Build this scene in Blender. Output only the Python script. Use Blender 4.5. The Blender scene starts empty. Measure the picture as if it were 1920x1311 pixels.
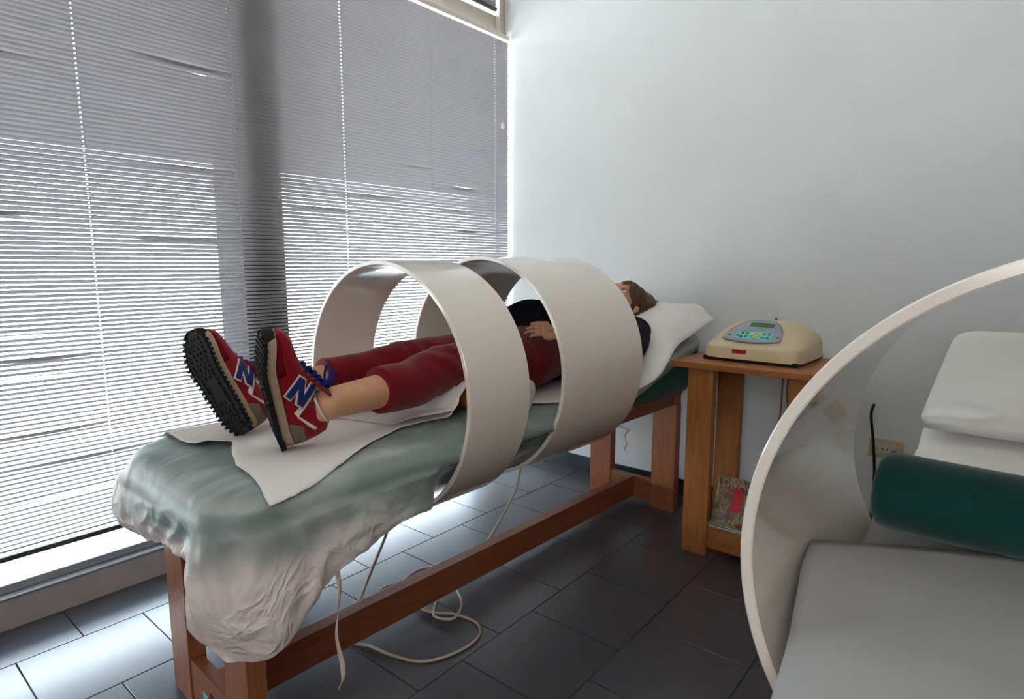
import bpy, bmesh, math, random
import numpy as np
from mathutils import Vector, Matrix, noise
random.seed(7)
S = bpy.context.scene
COL = S.collection
PI = math.pi

# ------------------------------------------------------------------ camera
cam_d = bpy.data.cameras.new('camera')
cam_d.sensor_width = 36.0
cam_d.lens = 36.0 * 1135.0 / 1920.0
cam_d.clip_start = 0.02
cam = bpy.data.objects.new('camera', cam_d)
COL.objects.link(cam)
cam.location = (0, 0, 1.15)
cam.rotation_euler = (math.radians(90 - 7.92), 0, math.radians(39.66))
S.camera = cam

# ------------------------------------------------------------------ world, sun, lamps, exposure
S.view_settings.view_transform = 'Standard'
S.view_settings.look = 'None'
S.view_settings.exposure = -0.28
S.view_settings.gamma = 1.0
S.view_settings.use_curve_mapping = False
world = bpy.data.worlds.new('world')
S.world = world
world.use_nodes = True
bg = world.node_tree.nodes['Background']
bg.inputs['Color'].default_value = (0.70, 0.85, 1.0, 1)
bg.inputs['Strength'].default_value = 5.0

def lamp(name, kind, loc, rot, energy, color, **kw):
    d = bpy.data.lights.new(name, kind)
    d.energy = energy; d.color = color
    for k, v in kw.items(): setattr(d, k, v)
    o = bpy.data.objects.new(name, d)
    o.location = loc; o.rotation_euler = rot
    COL.objects.link(o)
    return o
lamp('sun', 'SUN', (6, 2, 9), Vector((-0.5, -0.2, -0.8)).to_track_quat('-Z', 'Y').to_euler(), 110.0, (1, 0.96, 0.90), angle=0.012)
# added fill: an invented rear window's warm light and an unseen ceiling lamp
lamp('rear_fill_light', 'AREA', (0.55, -1.57, 1.75), (math.radians(-90), 0, PI), 20, (1.0, 0.85, 0.70),
     shape='RECTANGLE', size=1.5, size_y=1.3)
lamp('ceiling_fill_light', 'AREA', (-0.3, 0.6, 3.08), (0, 0, 0), 1.5, (1.0, 0.93, 0.86), shape='RECTANGLE', size=1.2, size_y=0.3)

# ------------------------------------------------------------------ helpers
def srgb(r, g, b):
    f = lambda c: (c / 255 / 12.92) if c / 255 <= 0.04045 else ((c / 255 + 0.055) / 1.055) ** 2.4
    return (f(r), f(g), f(b), 1)

def mat(name, col, rough=0.6, spec=0.5, metal=0.0, coat=0.0, noise_amt=0.0, noise_scale=30.0, stretch=(1, 1, 1),
        bump=0.0, bump_scale=200.0, bump_dist=0.002, col2=None, transmission=0.0, sss=0.0, emit=None, rand=0.0, sheen=0.0):
    m = bpy.data.materials.new(name); m.use_nodes = True
    nt = m.node_tree; b = nt.nodes['Principled BSDF']
    b.inputs['Base Color'].default_value = col
    b.inputs['Roughness'].default_value = rough
    b.inputs['Specular IOR Level'].default_value = spec
    b.inputs['Metallic'].default_value = metal
    b.inputs['Coat Weight'].default_value = coat
    b.inputs['Coat Roughness'].default_value = 0.06
    b.inputs['Sheen Weight'].default_value = sheen
    if sss:
        b.inputs['Subsurface Weight'].default_value = sss
        b.inputs['Subsurface Radius'].default_value = (0.01, 0.004, 0.002)
    if emit:
        b.inputs['Emission Color'].default_value = emit[0]; b.inputs['Emission Strength'].default_value = emit[1]
    tc = nt.nodes.new('ShaderNodeTexCoord')
    if noise_amt or col2:
        mp = nt.nodes.new('ShaderNodeMapping'); mp.inputs['Scale'].default_value = stretch
        nz = nt.nodes.new('ShaderNodeTexNoise'); nz.inputs['Scale'].default_value = noise_scale
        nz.inputs['Detail'].default_value = 5
        nt.links.new(tc.outputs['Object'], mp.inputs['Vector']); nt.links.new(mp.outputs[0], nz.inputs['Vector'])
        mx = nt.nodes.new('ShaderNodeMix'); mx.data_type = 'RGBA'
        c2 = col2 if col2 else tuple(max(0, c * (1 - noise_amt)) for c in col[:3]) + (1,)
        mx.inputs['A'].default_value = col; mx.inputs['B'].default_value = c2
        rp = nt.nodes.new('ShaderNodeMapRange'); rp.inputs['From Min'].default_value = 0.3; rp.inputs['From Max'].default_value = 0.7
        nt.links.new(nz.outputs['Fac'], rp.inputs['Value']); nt.links.new(rp.outputs[0], mx.inputs['Factor'])
        last = mx.outputs['Result']
        if rand:
            oi = nt.nodes.new('ShaderNodeObjectInfo'); hs = nt.nodes.new('ShaderNodeHueSaturation')
            r2 = nt.nodes.new('ShaderNodeMapRange'); r2.inputs['To Min'].default_value = 1 - rand; r2.inputs['To Max'].default_value = 1 + rand
            nt.links.new(oi.outputs['Random'], r2.inputs['Value']); nt.links.new(r2.outputs[0], hs.inputs['Value'])
            nt.links.new(last, hs.inputs['Color']); last = hs.outputs['Color']
        nt.links.new(last, b.inputs['Base Color'])
    if bump:
        n2 = nt.nodes.new('ShaderNodeTexNoise'); n2.inputs['Scale'].default_value = bump_scale; n2.inputs['Detail'].default_value = 4
        bp = nt.nodes.new('ShaderNodeBump'); bp.inputs['Strength'].default_value = bump; bp.inputs['Distance'].default_value = bump_dist
        nt.links.new(tc.outputs['Object'], n2.inputs['Vector']); nt.links.new(n2.outputs['Fac'], bp.inputs['Height'])
        nt.links.new(bp.outputs[0], b.inputs['Normal'])
    return m

def obj(name, me, m=None, parent=None, smooth=False, loc=None):
    """link a mesh (or a bmesh) as one object"""
    if isinstance(me, bmesh.types.BMesh):
        bm = me; me = bpy.data.meshes.new(name)
        bmesh.ops.recalc_face_normals(bm, faces=bm.faces[:])
        bm.to_mesh(me); bm.free()
    o = bpy.data.objects.new(name, me)
    COL.objects.link(o)
    if m is not None and not me.materials: me.materials.append(m)
    if parent is not None: o.parent = parent
    if loc is not None: o.location = loc
    if smooth:
        me.polygons.foreach_set('use_smooth', [True] * len(me.polygons))
        if smooth == 'auto':
            try: me.set_sharp_from_angle(angle=math.radians(38))
            except Exception: pass
    return o

def thing(name, label, cat, loc=(0, 0, 0), rotz=0.0, group=None):
    o = bpy.data.objects.new(name, None); COL.objects.link(o)
    o.empty_display_size = 0.05
    o.location = loc; o.rotation_euler = (0, 0, rotz)
    return tag(o, label, cat, group)

def tag(o, label, cat, group=None, kind=None):
    o['label'] = label; o['category'] = cat
    if group: o['group'] = group
    if kind: o['kind'] = kind
    return o

def struct(o):
    o['kind'] = 'structure'; return o

def box(bm, x0, x1, y0, y1, z0, z1, bevel=0.0, seg=2):
    r = bmesh.ops.create_cube(bm, size=1)
    vs = r['verts']
    for v in vs:
        v.co = Vector(((x0 + x1) / 2 + v.co.x * (x1 - x0), (y0 + y1) / 2 + v.co.y * (y1 - y0), (z0 + z1) / 2 + v.co.z * (z1 - z0)))
    if bevel:
        es = {e for v in vs for e in v.link_edges}
        bmesh.ops.bevel(bm, geom=list(es), offset=bevel, segments=seg, profile=0.7, affect='EDGES')
    return bm

def bx(*a, **k):
    return box(bmesh.new(), *a, **k)

def frames(pts):
    pts = [Vector(p) for p in pts]; n = len(pts)
    T = [((pts[min(i + 1, n - 1)] - pts[max(i - 1, 0)]).normalized()) for i in range(n)]
    ref = Vector((0, 0, 1)) if abs(T[0].z) < 0.9 else Vector((1, 0, 0))
    U = (ref - T[0] * ref.dot(T[0])).normalized(); out = []
    for i in range(n):
        U = (U - T[i] * U.dot(T[i])).normalized()
        out.append((pts[i], T[i], U, T[i].cross(U)))
    return out

def tube(bm, pts, rad, n=12, cap=True):
    """loft of ellipses along a path; rad: number, list of numbers or list of (ru, rv)"""
    fr = frames(pts); rings = []
    for i, (p, t, u, v) in enumerate(fr):
        r = rad[i] if isinstance(rad, (list, tuple)) else rad
        ru, rv = r if isinstance(r, (list, tuple)) else (r, r)
        rings.append([bm.verts.new(p + u * (ru * math.cos(2 * PI * k / n)) + v * (rv * math.sin(2 * PI * k / n))) for k in range(n)])
    for a, b in zip(rings, rings[1:]):
        for k in range(n):
            bm.faces.new((a[k], a[(k + 1) % n], b[(k + 1) % n], b[k]))
    if cap:
        bm.faces.new(rings[0][::-1]); bm.faces.new(rings[-1])
    return bm

def spline(pts, n=8):
    """Catmull-Rom through the points"""
    P = [Vector(p) for p in pts]; P = [P[0] * 2 - P[1]] + P + [P[-1] * 2 - P[-2]]; out = []
    for i in range(1, len(P) - 2):
        a, b, c, d = P[i - 1:i + 3]
        for k in range(n):
            t = k / n
            out.append(0.5 * ((2 * b) + (c - a) * t + (2 * a - 5 * b + 4 * c - d) * t * t + (3 * b - a - 3 * c + d) * t ** 3))
    out.append(P[-2]); return out

def ball(bm, c, r, seg=16, rot=None):
    """ellipsoid"""
    rr = r if isinstance(r, (list, tuple)) else (r, r, r)
    res = bmesh.ops.create_uvsphere(bm, u_segments=seg, v_segments=max(6, seg // 2 + 2), radius=1)
    M = Matrix.Translation(Vector(c)) @ (rot.to_4x4() if rot else Matrix()) @ Matrix.Diagonal((*rr, 1))
    bmesh.ops.transform(bm, matrix=M, verts=res['verts'])
    return bm

def grid(fn, nu, nv, closed_u=False):
    """mesh from fn(i, j) -> point"""
    bm = bmesh.new()
    V = [[bm.verts.new(fn(i, j)) for j in range(nv)] for i in range(nu)]
    for i in range(nu if closed_u else nu - 1):
        for j in range(nv - 1):
            a = V[i]; b = V[(i + 1) % nu]
            bm.faces.new((a[j], b[j], b[j + 1], a[j + 1]))
    return bm

def thick(o, t, offset=0.0):
    md = o.modifiers.new('thickness', 'SOLIDIFY'); md.thickness = t; md.offset = offset
    return o

def remesh(name, bm, voxel, smooth=4, fac=0.5):
    """fuse overlapping closed pieces into one continuous mesh"""
    me = bpy.data.meshes.new(name); bmesh.ops.recalc_face_normals(bm, faces=bm.faces[:]); bm.to_mesh(me); bm.free()
    t = bpy.data.objects.new(name + '_source', me); COL.objects.link(t)
    r = t.modifiers.new('r', 'REMESH'); r.mode = 'VOXEL'; r.voxel_size = voxel; r.use_smooth_shade = True
    if smooth:
        s = t.modifiers.new('s', 'SMOOTH'); s.iterations = smooth; s.factor = fac
    dg = bpy.context.evaluated_depsgraph_get(); dg.update()
    out = bpy.data.meshes.new_from_object(t.evaluated_get(dg))
    bpy.data.objects.remove(t); bpy.data.meshes.remove(me)
    out.name = name
    return out

def displace(me, fn):
    """move every vertex: fn(co, normal) -> co"""
    n = len(me.vertices)
    co = np.empty(n * 3, 'f'); me.vertices.foreach_get('co', co); co = co.reshape(-1, 3)
    no = np.array([v.vector for v in me.vertex_normals], 'f')
    out = np.array([fn(Vector(c), Vector(k)) for c, k in zip(co.tolist(), no.tolist())], 'f')
    me.vertices.foreach_set('co', out.ravel()); me.update()

def lerp(a, b, t): return a + (b - a) * t
def interp(x, xs, ys): return float(np.interp(x, xs, ys))
def sst(a, b, x):
    t = min(1, max(0, (x - a) / (b - a))); return t * t * (3 - 2 * t)
def nz(x, y=0.0, z=0.0): return noise.noise(Vector((x, y, z)))

# ------------------------------------------------------------------ materials
M_wall = mat('plaster_white', srgb(226, 226, 226), 0.85, 0.2, bump=0.35, bump_scale=60, bump_dist=0.004, noise_amt=0.04, noise_scale=3)
M_ceil = mat('ceiling_white', srgb(228, 228, 226), 0.9, 0.2, noise_amt=0.03, noise_scale=4)
M_wall2 = mat('plaster_beige', srgb(150, 140, 130), 0.85, 0.2, noise_amt=0.04, noise_scale=3)
M_grout = mat('grout', srgb(44, 42, 46), 0.8, 0.2, noise_amt=0.2, noise_scale=60)
M_tile = mat('slate_tile', srgb(70, 68, 74), 0.31, 1.0, noise_amt=0.18, noise_scale=14, bump=0.06, bump_scale=140, bump_dist=0.0006, rand=0.10)
M_base = mat('skirting_dark', srgb(38, 40, 48), 0.35, 0.5, noise_amt=0.2, noise_scale=20)
M_kerb = mat('kerb_plaster', srgb(178, 170, 168), 0.8, 0.2, noise_amt=0.12, noise_scale=12)
M_frame = mat('painted_frame', srgb(196, 186, 172), 0.5, 0.4, noise_amt=0.05, noise_scale=20)
M_alu = mat('aluminium', srgb(190, 192, 196), 0.35, 0.5, metal=0.8, noise_amt=0.05)
M_slat = mat('blind_slat', srgb(164, 160, 161), 0.55, 0.35, noise_amt=0.05, noise_scale=2)
M_slatb = mat('blind_rail', srgb(70, 66, 66), 0.5, 0.4, noise_amt=0.1)
M_head = mat('blind_headrail', srgb(222, 214, 206), 0.4, 0.5, noise_amt=0.04)
M_cord = mat('blind_cord', srgb(170, 168, 168), 0.8, 0.2, noise_amt=0.1)
M_wood = mat('beech_orange', srgb(176, 112, 62), 0.36, 0.45, col2=srgb(154, 92, 48), noise_scale=7, stretch=(9, 9, 0.9), bump=0.06, bump_scale=40)
M_woodh = mat('beech_orange_lengthwise', srgb(170, 106, 58), 0.36, 0.45, col2=srgb(148, 86, 45), noise_scale=7, stretch=(0.9, 9, 9), bump=0.06, bump_scale=40)
M_bwood = mat('beech_red', srgb(166, 102, 66), 0.36, 0.45, col2=srgb(144, 84, 52), noise_scale=7, stretch=(9, 9, 0.9), bump=0.06, bump_scale=40)
M_bwoodh = mat('beech_red_lengthwise', srgb(160, 96, 62), 0.36, 0.45, col2=srgb(138, 78, 50), noise_scale=7, stretch=(0.9, 9, 9), bump=0.06, bump_scale=40)
M_woody = mat('beech_orange_long', srgb(150, 86, 54), 0.36, 0.45, col2=srgb(128, 70, 42), noise_scale=7, stretch=(9, 0.9, 9), bump=0.06, bump_scale=40)
M_green = mat('green_vinyl', srgb(10, 84, 76), 0.45, 0.4, noise_amt=0.12, noise_scale=18)
M_gcloth = mat('green_cloth', srgb(8, 66, 60), 0.85, 0.2, noise_amt=0.12, noise_scale=40, sheen=0.3)
M_ring = mat('white_gloss_plastic', srgb(236, 224, 212), 0.16, 0.6, coat=1.0, noise_amt=0.02, noise_scale=3)
M_paper = mat('paper_white', srgb(236, 228, 224), 0.85, 0.15, noise_amt=0.03, noise_scale=6, bump=0.25, bump_scale=18, bump_dist=0.006)
M_cotton = mat('cotton_white', srgb(232, 227, 222), 0.9, 0.15, noise_amt=0.03, noise_scale=6, bump=0.5, bump_scale=7, bump_dist=0.018)
M_cover = mat('nonwoven_grey', srgb(186, 185, 184), 0.7, 0.2, noise_amt=0.06, noise_scale=9, bump=0.1, bump_scale=400, bump_dist=0.0006)
M_orange = mat('orange_vinyl', srgb(206, 122, 22), 0.5, 0.4, noise_amt=0.1, noise_scale=20)
M_skin = mat('skin', srgb(214, 160, 124), 0.55, 0.4, sss=0.12, noise_amt=0.08, noise_scale=25)
M_lip = mat('lip', srgb(170, 90, 80), 0.45, 0.4, noise_amt=0.05)
M_trous = mat('red_cotton', srgb(122, 10, 19), 0.9, 0.15, noise_amt=0.14, noise_scale=30, bump=0.25, bump_scale=60, bump_dist=0.003, sheen=0.2)
M_top = mat('black_jersey', srgb(24, 24, 32), 0.9, 0.15, noise_amt=0.2, noise_scale=30, bump=0.2, bump_scale=60, bump_dist=0.003)
M_hair = mat('brown_hair', srgb(104, 66, 34), 0.5, 0.4, col2=srgb(50, 28, 14), noise_scale=12, stretch=(14, 1.5, 3), bump=0.6, bump_scale=60, bump_dist=0.004)
M_dark = mat('black_rubber', srgb(26, 27, 31), 0.75, 0.3, noise_amt=0.2, noise_scale=60)
M_red = mat('red_suede', srgb(140, 10, 24), 0.9, 0.15, noise_amt=0.14, noise_scale=60, sheen=0.2)
M_redd = mat('red_mesh', srgb(112, 8, 20), 0.9, 0.15, noise_amt=0.25, noise_scale=240)
M_tan = mat('tan_foam', srgb(168, 142, 118), 0.8, 0.2, noise_amt=0.1, noise_scale=40)
M_gsuede = mat('grey_suede', srgb(118, 104, 90), 0.9, 0.15, noise_amt=0.12, noise_scale=60)
M_wstripe = mat('white_leather', srgb(222, 206, 196), 0.5, 0.4, noise_amt=0.04)
M_blue = mat('navy_leather', srgb(26, 42, 104), 0.55, 0.35, noise_amt=0.1, noise_scale=50)
M_lace = mat('blue_lace', srgb(24, 46, 124), 0.85, 0.2, noise_amt=0.2, noise_scale=200)
M_beige = mat('beige_plastic', srgb(214, 192, 154), 0.42, 0.45, noise_amt=0.03, noise_scale=30)
M_panel = mat('grey_membrane', srgb(158, 158, 170), 0.5, 0.4, noise_amt=0.03)
M_cyan = mat('cyan_membrane', srgb(122, 212, 196), 0.5, 0.4, noise_amt=0.04)
M_teal = mat('teal_button', srgb(40, 158, 150), 0.5, 0.4, noise_amt=0.04)
M_yell = mat('yellow_button', srgb(220, 180, 60), 0.5, 0.4, noise_amt=0.04)
M_redb = mat('red_label', srgb(196, 24, 40), 0.5, 0.4, noise_amt=0.06)
M_lcd = mat('lcd_glass', srgb(96, 96, 62), 0.15, 0.5, noise_amt=0.15, noise_scale=120, stretch=(1, 4, 1))
M_black = mat('black_plastic', srgb(20, 20, 22), 0.4, 0.45, noise_amt=0.1)
M_cable = mat('white_cable', srgb(200, 182, 164), 0.6, 0.3, noise_amt=0.06)
M_bcable = mat('brown_cable', srgb(150, 122, 104), 0.6, 0.3, noise_amt=0.06)
M_ribbon = mat('white_ribbon', srgb(226, 206, 190), 0.8, 0.2, noise_amt=0.05)
M_socket = mat('ivory_plastic', srgb(206, 184, 136), 0.4, 0.45, noise_amt=0.03)
M_sockin = mat('pale_plastic', srgb(206, 198, 180), 0.4, 0.45, noise_amt=0.03)
M_pave = mat('outside_paving', srgb(186, 184, 180), 0.9, 0.2, noise_amt=0.1, noise_scale=1.5)
M_pillar = mat('outside_pillar', srgb(60, 58, 58), 0.8, 0.2, noise_amt=0.1, noise_scale=5)
M_page = mat('magazine_pages', srgb(200, 196, 190), 0.7, 0.3, noise_amt=0.2, noise_scale=400, stretch=(0.1, 0.1, 1))
M_lidskin = mat('eye_white', srgb(220, 214, 208), 0.3, 0.5, noise_amt=0.02)

def glass_mat():
    m = bpy.data.materials.new('window_glass'); m.use_nodes = True; nt = m.node_tree
    nt.nodes.remove(nt.nodes['Principled BSDF'])
    tr = nt.nodes.new('ShaderNodeBsdfTransparent'); gl = nt.nodes.new('ShaderNodeBsdfGlossy'); mx = nt.nodes.new('ShaderNodeMixShader')
    gl.inputs['Roughness'].default_value = 0.02; tr.inputs['Color'].default_value = (0.93, 0.97, 0.98, 1)
    lw = nt.nodes.new('ShaderNodeLayerWeight'); lw.inputs['Blend'].default_value = 0.5
    pw = nt.nodes.new('ShaderNodeMath'); pw.operation = 'POWER'; pw.inputs[1].default_value = 5.0
    ma = nt.nodes.new('ShaderNodeMath'); ma.operation = 'MULTIPLY_ADD'; ma.inputs[1].default_value = 0.9; ma.inputs[2].default_value = 0.04
    nt.links.new(lw.outputs['Facing'], pw.inputs[0]); nt.links.new(pw.outputs[0], ma.inputs[0])
    nt.links.new(ma.outputs[0], mx.inputs[0]); nt.links.new(tr.outputs[0], mx.inputs[1]); nt.links.new(gl.outputs[0], mx.inputs[2])
    nt.links.new(mx.outputs[0], nt.nodes['Material Output'].inputs['Surface'])
    return m
M_glass = glass_mat()

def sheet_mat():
    """disposable bed cover: show-through of the green pad painted in as grey where it lies on it, pinkish white and silky where it hangs loose"""
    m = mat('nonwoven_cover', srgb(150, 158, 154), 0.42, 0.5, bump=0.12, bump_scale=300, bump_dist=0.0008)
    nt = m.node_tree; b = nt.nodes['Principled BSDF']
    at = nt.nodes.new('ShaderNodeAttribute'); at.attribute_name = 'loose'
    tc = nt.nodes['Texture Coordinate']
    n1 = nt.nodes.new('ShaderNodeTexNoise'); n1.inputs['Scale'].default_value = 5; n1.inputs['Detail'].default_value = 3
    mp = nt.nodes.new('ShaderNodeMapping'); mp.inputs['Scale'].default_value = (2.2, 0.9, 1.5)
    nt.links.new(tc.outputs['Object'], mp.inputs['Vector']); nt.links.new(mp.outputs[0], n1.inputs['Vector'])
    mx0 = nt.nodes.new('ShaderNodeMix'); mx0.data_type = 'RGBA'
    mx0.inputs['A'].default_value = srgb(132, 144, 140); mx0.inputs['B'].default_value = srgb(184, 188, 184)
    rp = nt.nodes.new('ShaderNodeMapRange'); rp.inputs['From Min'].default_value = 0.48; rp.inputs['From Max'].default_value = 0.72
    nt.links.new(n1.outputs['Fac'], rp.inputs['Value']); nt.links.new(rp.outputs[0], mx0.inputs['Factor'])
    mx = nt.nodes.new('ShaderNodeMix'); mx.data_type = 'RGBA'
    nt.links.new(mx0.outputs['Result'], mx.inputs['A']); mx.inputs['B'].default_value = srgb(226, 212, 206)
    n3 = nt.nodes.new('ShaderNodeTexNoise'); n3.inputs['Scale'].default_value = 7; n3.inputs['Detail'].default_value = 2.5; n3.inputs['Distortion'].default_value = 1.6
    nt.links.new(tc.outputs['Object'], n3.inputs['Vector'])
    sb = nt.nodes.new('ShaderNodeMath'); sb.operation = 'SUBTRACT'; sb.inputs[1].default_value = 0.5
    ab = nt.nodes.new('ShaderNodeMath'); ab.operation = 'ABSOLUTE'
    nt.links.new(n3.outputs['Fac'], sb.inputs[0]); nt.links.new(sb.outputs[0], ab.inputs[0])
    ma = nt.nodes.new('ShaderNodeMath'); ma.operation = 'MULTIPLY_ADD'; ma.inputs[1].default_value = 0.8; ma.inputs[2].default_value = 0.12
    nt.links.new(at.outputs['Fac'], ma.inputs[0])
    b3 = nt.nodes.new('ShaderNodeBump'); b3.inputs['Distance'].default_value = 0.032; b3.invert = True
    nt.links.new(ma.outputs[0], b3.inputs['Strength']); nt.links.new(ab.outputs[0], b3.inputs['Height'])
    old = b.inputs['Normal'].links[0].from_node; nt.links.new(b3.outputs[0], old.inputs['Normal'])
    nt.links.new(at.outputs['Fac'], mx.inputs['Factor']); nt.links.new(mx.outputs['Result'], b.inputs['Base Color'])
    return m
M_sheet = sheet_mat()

def cover_art():
    """printed magazine cover: patches of red, green and ochre"""
    m = mat('magazine_cover', srgb(150, 120, 80), 0.3, 0.5)
    nt = m.node_tree; b = nt.nodes['Principled BSDF']; tc = nt.nodes['Texture Coordinate']
    v = nt.nodes.new('ShaderNodeTexVoronoi'); v.inputs['Scale'].default_value = 34
    n1 = nt.nodes.new('ShaderNodeTexNoise'); n1.inputs['Scale'].default_value = 26; n1.inputs['Detail'].default_value = 5
    cr = nt.nodes.new('ShaderNodeValToRGB'); e = cr.color_ramp.elements
    e[0].position = 0.30; e[0].color = srgb(60, 30, 22); e[1].position = 0.75; e[1].color = srgb(206, 190, 150)
    for p, c in ((0.40, (130, 40, 30)), (0.48, (60, 84, 40)), (0.55, (150, 120, 70)), (0.62, (110, 60, 44))):
        k = e.new(p); k.color = srgb(*c)
    ad = nt.nodes.new('ShaderNodeMix'); ad.data_type = 'RGBA'; ad.inputs['Factor'].default_value = 0.07
    nt.links.new(tc.outputs['Object'], v.inputs['Vector']); nt.links.new(tc.outputs['Object'], n1.inputs['Vector'])
    nt.links.new(n1.outputs['Fac'], cr.inputs['Fac']); nt.links.new(cr.outputs[0], ad.inputs['A']); nt.links.new(v.outputs['Color'], ad.inputs['B'])
    nt.links.new(ad.outputs['Result'], b.inputs['Base Color'])
    return m
M_cover_art = cover_art()

# ------------------------------------------------------------------ the room
X0, X1, Y0, Y1, ZC = -2.374, 1.75, -1.60, 2.80, 3.20
fl = struct(obj('floor', bx(X0 - 0.3, X1 + 0.1, Y0 - 0.1, Y1 + 0.1, -0.12, -0.004), M_grout))
PX, PY, G = 0.331, 0.336, 0.0026
full = None
def tile_bm(w, d):
    bm = bmesh.new(); c = 0.0012
    lo = [bm.verts.new(p) for p in ((0, 0, -0.006), (w, 0, -0.006), (w, d, -0.006), (0, d, -0.006))]
    mi = [bm.verts.new(p) for p in ((0, 0, -c), (w, 0, -c), (w, d, -c), (0, d, -c))]
    hi = [bm.verts.new(p) for p in ((c, c, 0), (w - c, c, 0), (w - c, d - c, 0), (c, d - c, 0))]
    for a, b in ((lo, mi), (mi, hi)):
        for k in range(4): bm.faces.new((a[k], a[(k + 1) % 4], b[(k + 1) % 4], b[k]))
    bm.faces.new(hi)
    return bm
k = -1
row = 0
while True:
    xa = -2.15 + PX * k; xb = xa + PX
    if xa >= X1: break
    off = 0.325 if (k % 2 == 0) else 0.494
    xa2, xb2 = max(xa, X0), min(xb, X1)
    j = math.floor((Y0 - off) / PY)
    while off + PY * j < Y1 - 0.01:
        ya = max(off + PY * j, Y0); yb = min(off + PY * (j + 1), Y1 - 0.012)
        whole = xb2 - xa2 > PX - 1e-6 and yb - ya > PY - 1e-6
        if xb2 - xa2 > 0.02 and yb - ya > 0.02:
            if whole and full is not None:
                t = obj('tile', full, None, fl)
            else:
                t = obj('tile', tile_bm(xb2 - xa2 - G, yb - ya - G), M_tile, fl)
                if whole: full = t.data
            t.location = (xa2 + G / 2, ya + G / 2, 0)
        j += 1
    k += 1
struct(obj('ceiling', bx(X0 - 0.3, X1 + 0.1, Y0 - 0.1, Y1 + 0.1, ZC, ZC + 0.1), M_ceil))
struct(obj('wall_back', bx(X0 - 0.3, X1 + 0.1, Y1, Y1 + 0.1, -0.004, ZC), M_wall))
struct(obj('wall_right', bx(X1, X1 + 0.1, Y0, Y1, -0.004, ZC), M_wall2))
bm = bmesh.new()     # wall behind the camera with an opening for the invented window
box(bm, X0 - 0.3, -0.2, Y0 - 0.1, Y0, -0.004, ZC); box(bm, 1.3, X1 + 0.1, Y0 - 0.1, Y0, -0.004, ZC)
box(bm, -0.2, 1.3, Y0 - 0.1, Y0, -0.004, 1.1); box(bm, -0.2, 1.3, Y0 - 0.1, Y0, 2.4, ZC)
struct(obj('wall_front', bm, M_wall2))
w2 = struct(obj('added_rear_window', bx(-0.2, 1.3, Y0 - 0.06, Y0 - 0.05, 1.1, 2.4), M_glass))  # unseen window, added around the rear fill light
bm = bmesh.new()
for a in ((-0.2, -0.15, 1.1, 2.4), (1.25, 1.3, 1.1, 2.4), (0.53, 0.57, 1.1, 2.4), (-0.2, 1.3, 1.1, 1.15), (-0.2, 1.3, 2.35, 2.4)):
    box(bm, a[0], a[1], Y0 - 0.08, Y0 - 0.02, a[2], a[3])
obj('added_window_frame', bm, M_frame, w2)
struct(obj('baseboard_back', bx(X0 + 0.001, X1, Y1 - 0.010, Y1, 0.0, 0.085, bevel=0.002, seg=1), M_base))
# left side: low kerb, end wall, window
WY0, WY1 = -0.9, Y1
struct(obj('wall_left', bx(X0 - 0.3, X0, Y0, WY0, -0.004, ZC), M_wall))
kb = struct(obj('trim_1', bx(X0 - 0.16, X0, WY0, WY1, -0.004, 0.098, bevel=0.003, seg=1), M_kerb))
obj('sill_edge', bx(X0 - 0.16, X0 + 0.004, WY0, WY1, 0.098, 0.107, bevel=0.002, seg=1), M_alu, kb)
win = struct(thing('window_1', '', '')); del win['label'], win['category']
FX0, FX1 = -2.475, -2.405
def fbar(name, y0, y1, z0, z1, x0=FX0, x1=FX1, m=M_frame):
    return obj(name, bx(x0, x1, y0, y1, z0, z1, bevel=0.003, seg=1), m, win)
for a, b in ((WY0, 1.195), (1.375, WY1)):
    fbar('bottom_frame', a, b, 0.107, 0.135, m=M_alu); fbar('transom', a, b, 2.43, 2.55)
fbar('top_frame', WY0, WY1, 3.13, ZC)
PANES = [(WY0 + 0.04, 0.165), (0.205, 1.195), (1.375, 2.788)]
for y in (WY0, 0.165, 2.76):
    fbar('mullion', y + (0.028 if y > 2 else 0), y + 0.04, 0.135, 2.43, FX0, -2.43 if y > 2 else FX1); fbar('mullion', y, y + 0.04, 2.55, 3.13)
for a, b in PANES:
    fbar('pane', a, b, 0.135, 2.43, -2.443, -2.437, M_glass); fbar('pane', a, b, 2.55, 3.13, -2.443, -2.437, M_glass)
struct(obj('trim_2', bx(-2.405, -2.372, 2.755, 2.80, 2.43, 3.2, bevel=0.003, seg=1), M_frame))
# outside: paving and a post close to the glass
pv = obj('pavement', bx(-30, X0 - 0.3, -18, 18, -0.14, -0.04), M_pave); pv['kind'] = 'structure'
M_added_facade = mat('added_facade', srgb(212, 222, 236), 0.85, 0.2, noise_amt=0.06, noise_scale=0.6)
fa = obj('added_bounce_facade', bx(-17, -16, -22, 26, -0.1, 10.5), M_added_facade); fa['kind'] = 'structure'  # unseen building opposite, added to bounce low sunlight into the room
pl = tag(obj('pillar', bx(-2.60, -2.378, 1.195, 1.375, 0.108, 3.19, bevel=0.006), M_pillar), 'dark grey steel post between the window panes behind the blind', 'pillar')

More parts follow.
